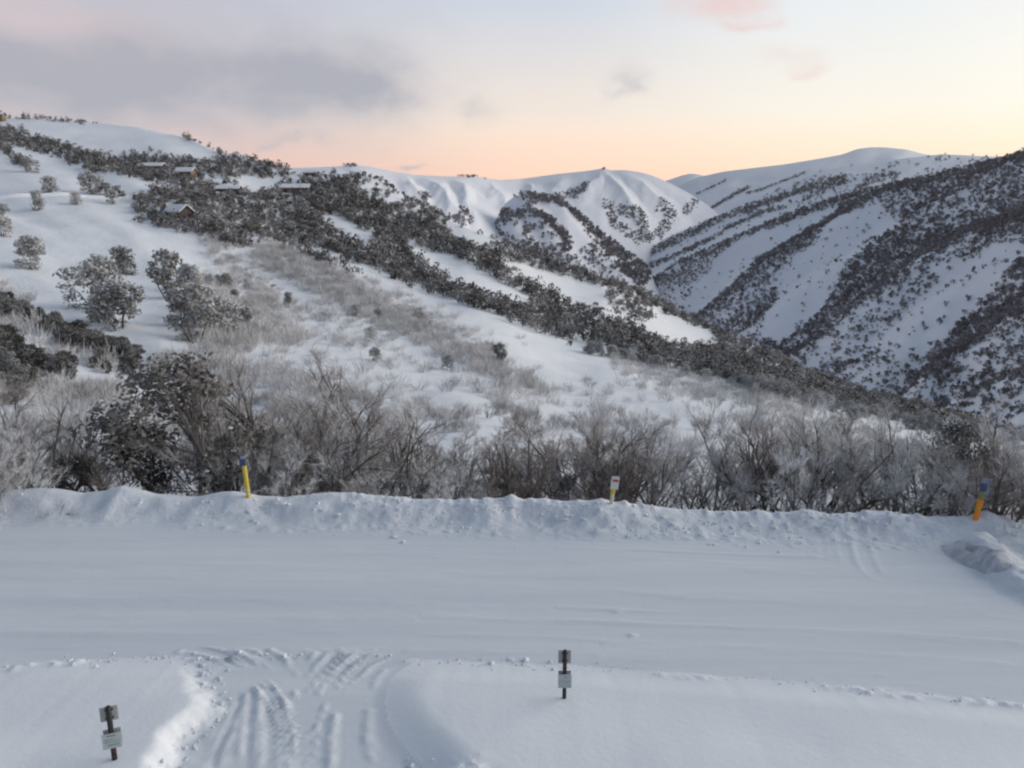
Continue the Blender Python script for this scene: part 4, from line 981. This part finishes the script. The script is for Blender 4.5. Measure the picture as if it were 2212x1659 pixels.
# ------------------------------------------------------------------ marker poles and signs
M_YEL = plain('yellow_paint', (.62, .46, .05), .55, .18, 20); M_ORA = plain('orange_paint', (.85, .27, .02), .5, .12, 20); M_BLU = plain('blue_paint', (.045, .075, .165), .5, .15, 20)
M_WHT = plain('white_sheet', (.62, .63, .64), .5, .06, 15); M_RED = plain('red_print', (.42, .07, .07), .5, .1, 20); M_BLK = plain('black_post', (.013, .014, .016), .6, .3, 20)
M_GREY = plain('bare_aluminium', (.36, .365, .375), .5, .08, 12); M_PANEL = plain('sign_face', (.40, .45, .46), .5, .07, 14); M_INK = plain('sign_print', (.15, .18, .19), .6, .1, 30)
M_RED2 = plain('faded_red', (.10, .022, .018), .6, .3, 30); M_LENS = plain('blue_grey_sheet', (.27, .32, .45), .45, .1, 14); M_GRN = plain('olive_paint', (.27, .27, .07), .6, .15, 20); M_DUSTY = plain('rimed_yellow', (.62, .60, .45), .7, .12, 20)
def pole_root(px, py, name, label, cat, lean):
    a, b, c = (float(q) for q in ddir(px, py)); k_ = 1.0
    for _ in range(30): k_ = (np.interp(a*k_, BERM_X, BERM_Y)-.12)/b
    x, y = a*k_, b*k_; z = fgz(x, y); e = obj(name, None); e.location = (x, y, z); e.rotation_euler = (0, lean, 0); return tag(e, label, cat), math.hypot(math.hypot(x, y), CAM_H-z)/1703
def cyl(z0, z1, r, mat, name, parent, n=10):
    m = MB(); m.tube([(0, 0, z0), (0, 0, z0+.01), (0, 0, z1-.01), (0, 0, z1)], [r*.96, r, r, r*.93], n); return m.build(name, mat, parent, True)
e, s = pole_root(537, 1076, 'snow_pole', 'thin yellow snow pole with a blue top on the left of the bank', 'snow pole', -.06)
k = .98
cyl(-.6, 58*s*k, 4.6*s, M_YEL, 'shaft', e); cyl(58*s*k+.002, 70*s*k, 4.5*s, M_YEL, 'shaft', e)
b = MB(); b.box(-7*s, 5*s, -.055, -.03, 68*s*k, 92*s*k, bev=.006); bl = b.build('blue_reflector', M_BLU, e)
b = MB(); b.box(-3*s, 5*s, -.07, -.056, 84*s*k, 91*s*k, bev=.004); b.build('lens', M_LENS, bl)
for z in (6, 14): cyl(z*s*k, (z+3)*s*k, 4.8*s, M_DUSTY, 'band', e)
e, s = pole_root(1320, 1088, 'marker_post', 'rimed yellow post carrying a white plate with a red strip, mid bank', 'marker post', .10)
cyl(-.6, 24*s, 4.0*s, M_DUSTY, 'shaft', e); cyl(24*s+.002, 40*s, 5*s, M_YEL, 'shaft', e)
b = MB(); b.box(-7*s, 9.5*s, -.06, -.045, 35*s, 64*s, bev=.006); pl = b.build('plate', M_WHT, e)
b = MB(); b.box(-4*s, 8*s, -.066, -.0615, 52*s, 57.5*s); b.build('red_strip', M_RED, pl)
e, s = pole_root(2107, 1128, 'snow_pole', 'orange snow pole with a blue reflector at the right of the bank', 'snow pole', .11)
cyl(-.6, 17*s, 5.2*s, M_ORA, 'shaft', e); cyl(17*s+.002, 21*s, 4.8*s, M_YEL, 'band', e); cyl(21*s+.004, 35*s, 5.4*s, M_ORA, 'shaft', e); cyl(35*s+.006, 56*s, 3.8*s, M_GRN, 'shaft', e)
b = MB(); b.box(-9*s, 3.5*s, -.06, -.03, 52*s, 67*s, bev=.006); b.build('blue_reflector', M_BLU, e)
b = MB(); b.box(-5*s, 13*s, .02, .035, 44*s, 76*s, bev=.006); b.build('plate', M_LENS, e)

def verge_sign(px, py, label, hpx, lean, yaw, red, ink, roundpost):
    x, y, z = fg_hit(px, py); e = obj('verge_sign', None); e.location = (x, y, z); e.rotation_euler = (0, lean, yaw)
    D = math.sqrt(x*x+y*y+(CAM_H-z)**2); s = D/1703; s *= .72 if not roundpost else .81; H = hpx*s/math.cos(math.radians(37)); pr = 6.4*s if not roundpost else 5.0*s
    m = MB(); m.tube([(0, 0, -.6), (0, 0, H*.30), (0, 0, H-.015), (0, 0, H)], [pr, pr, pr, pr*.7], 12); m.build('post', M_BLK, e, True)
    hw = 21*s if not roundpost else 16.5*s
    b = MB(); b.box(-hw*.98, hw*.92, pr+.002, pr+.012, H*.70, H*.965, bev=.003); u = b.build('upper_plate', M_GREY, e)
    for zz in (.76, .91):
        c = MB(); c.box(-pr*1.5, pr*1.5, pr-.01, pr+.0015, H*zz-.012, H*zz+.012); c.build('bracket', M_BLK, u)
    b = MB(); b.box(-hw, hw, -pr-.012, -pr-.002, H*.245, H*.525, bev=.003); f = b.build('front_plate', M_PANEL, e)
    b = MB(); b.box(-hw*.93, hw*.97, pr+.022, pr+.032, H*.25, H*.53, bev=.003); b.build('rear_plate', M_GREY, e)
    r = random.Random(px); rows = ((.86, .18, .55, .16), (.62, .10, .5, .10), (.46, .05, .8, .06), (.24, .18, .72, .13)) if ink else ((.8, .3, .4, .06), (.5, .15, .7, .05))
    for (v, a, l, hgt) in rows:                         # worn lines of print, too small to read
        q = -hw+2*hw*(a+.08); end = q+2*hw*l*.85; zc = H*(.245+.28*v)
        while q < end:
            wl = hw*r.uniform(.10, .28); c = MB(); c.box(q, min(end, q+wl), -pr-.0155, -pr-.0125, zc-hgt*hw*.5, zc+hgt*hw*.5); c.build('print', M_INK, f); q += wl+hw*r.uniform(.05, .1)
    if red: c = MB(); c.tube([(0, 0, H*.165), (0, 0, H*.20)], pr*1.03, 12, False); c.build('red_band', M_RED2, e, True)
    return tag(e, label, 'sign')
verge_sign(248, 1640, 'black post with two plates beside the driveway at the lower left, red band low down', 118, 0.0, .38, True, True, False)
verge_sign(1219, 1508, 'black post with two plates standing in smooth snow right of the driveway', 106, 0.0, .0, False, False, True)
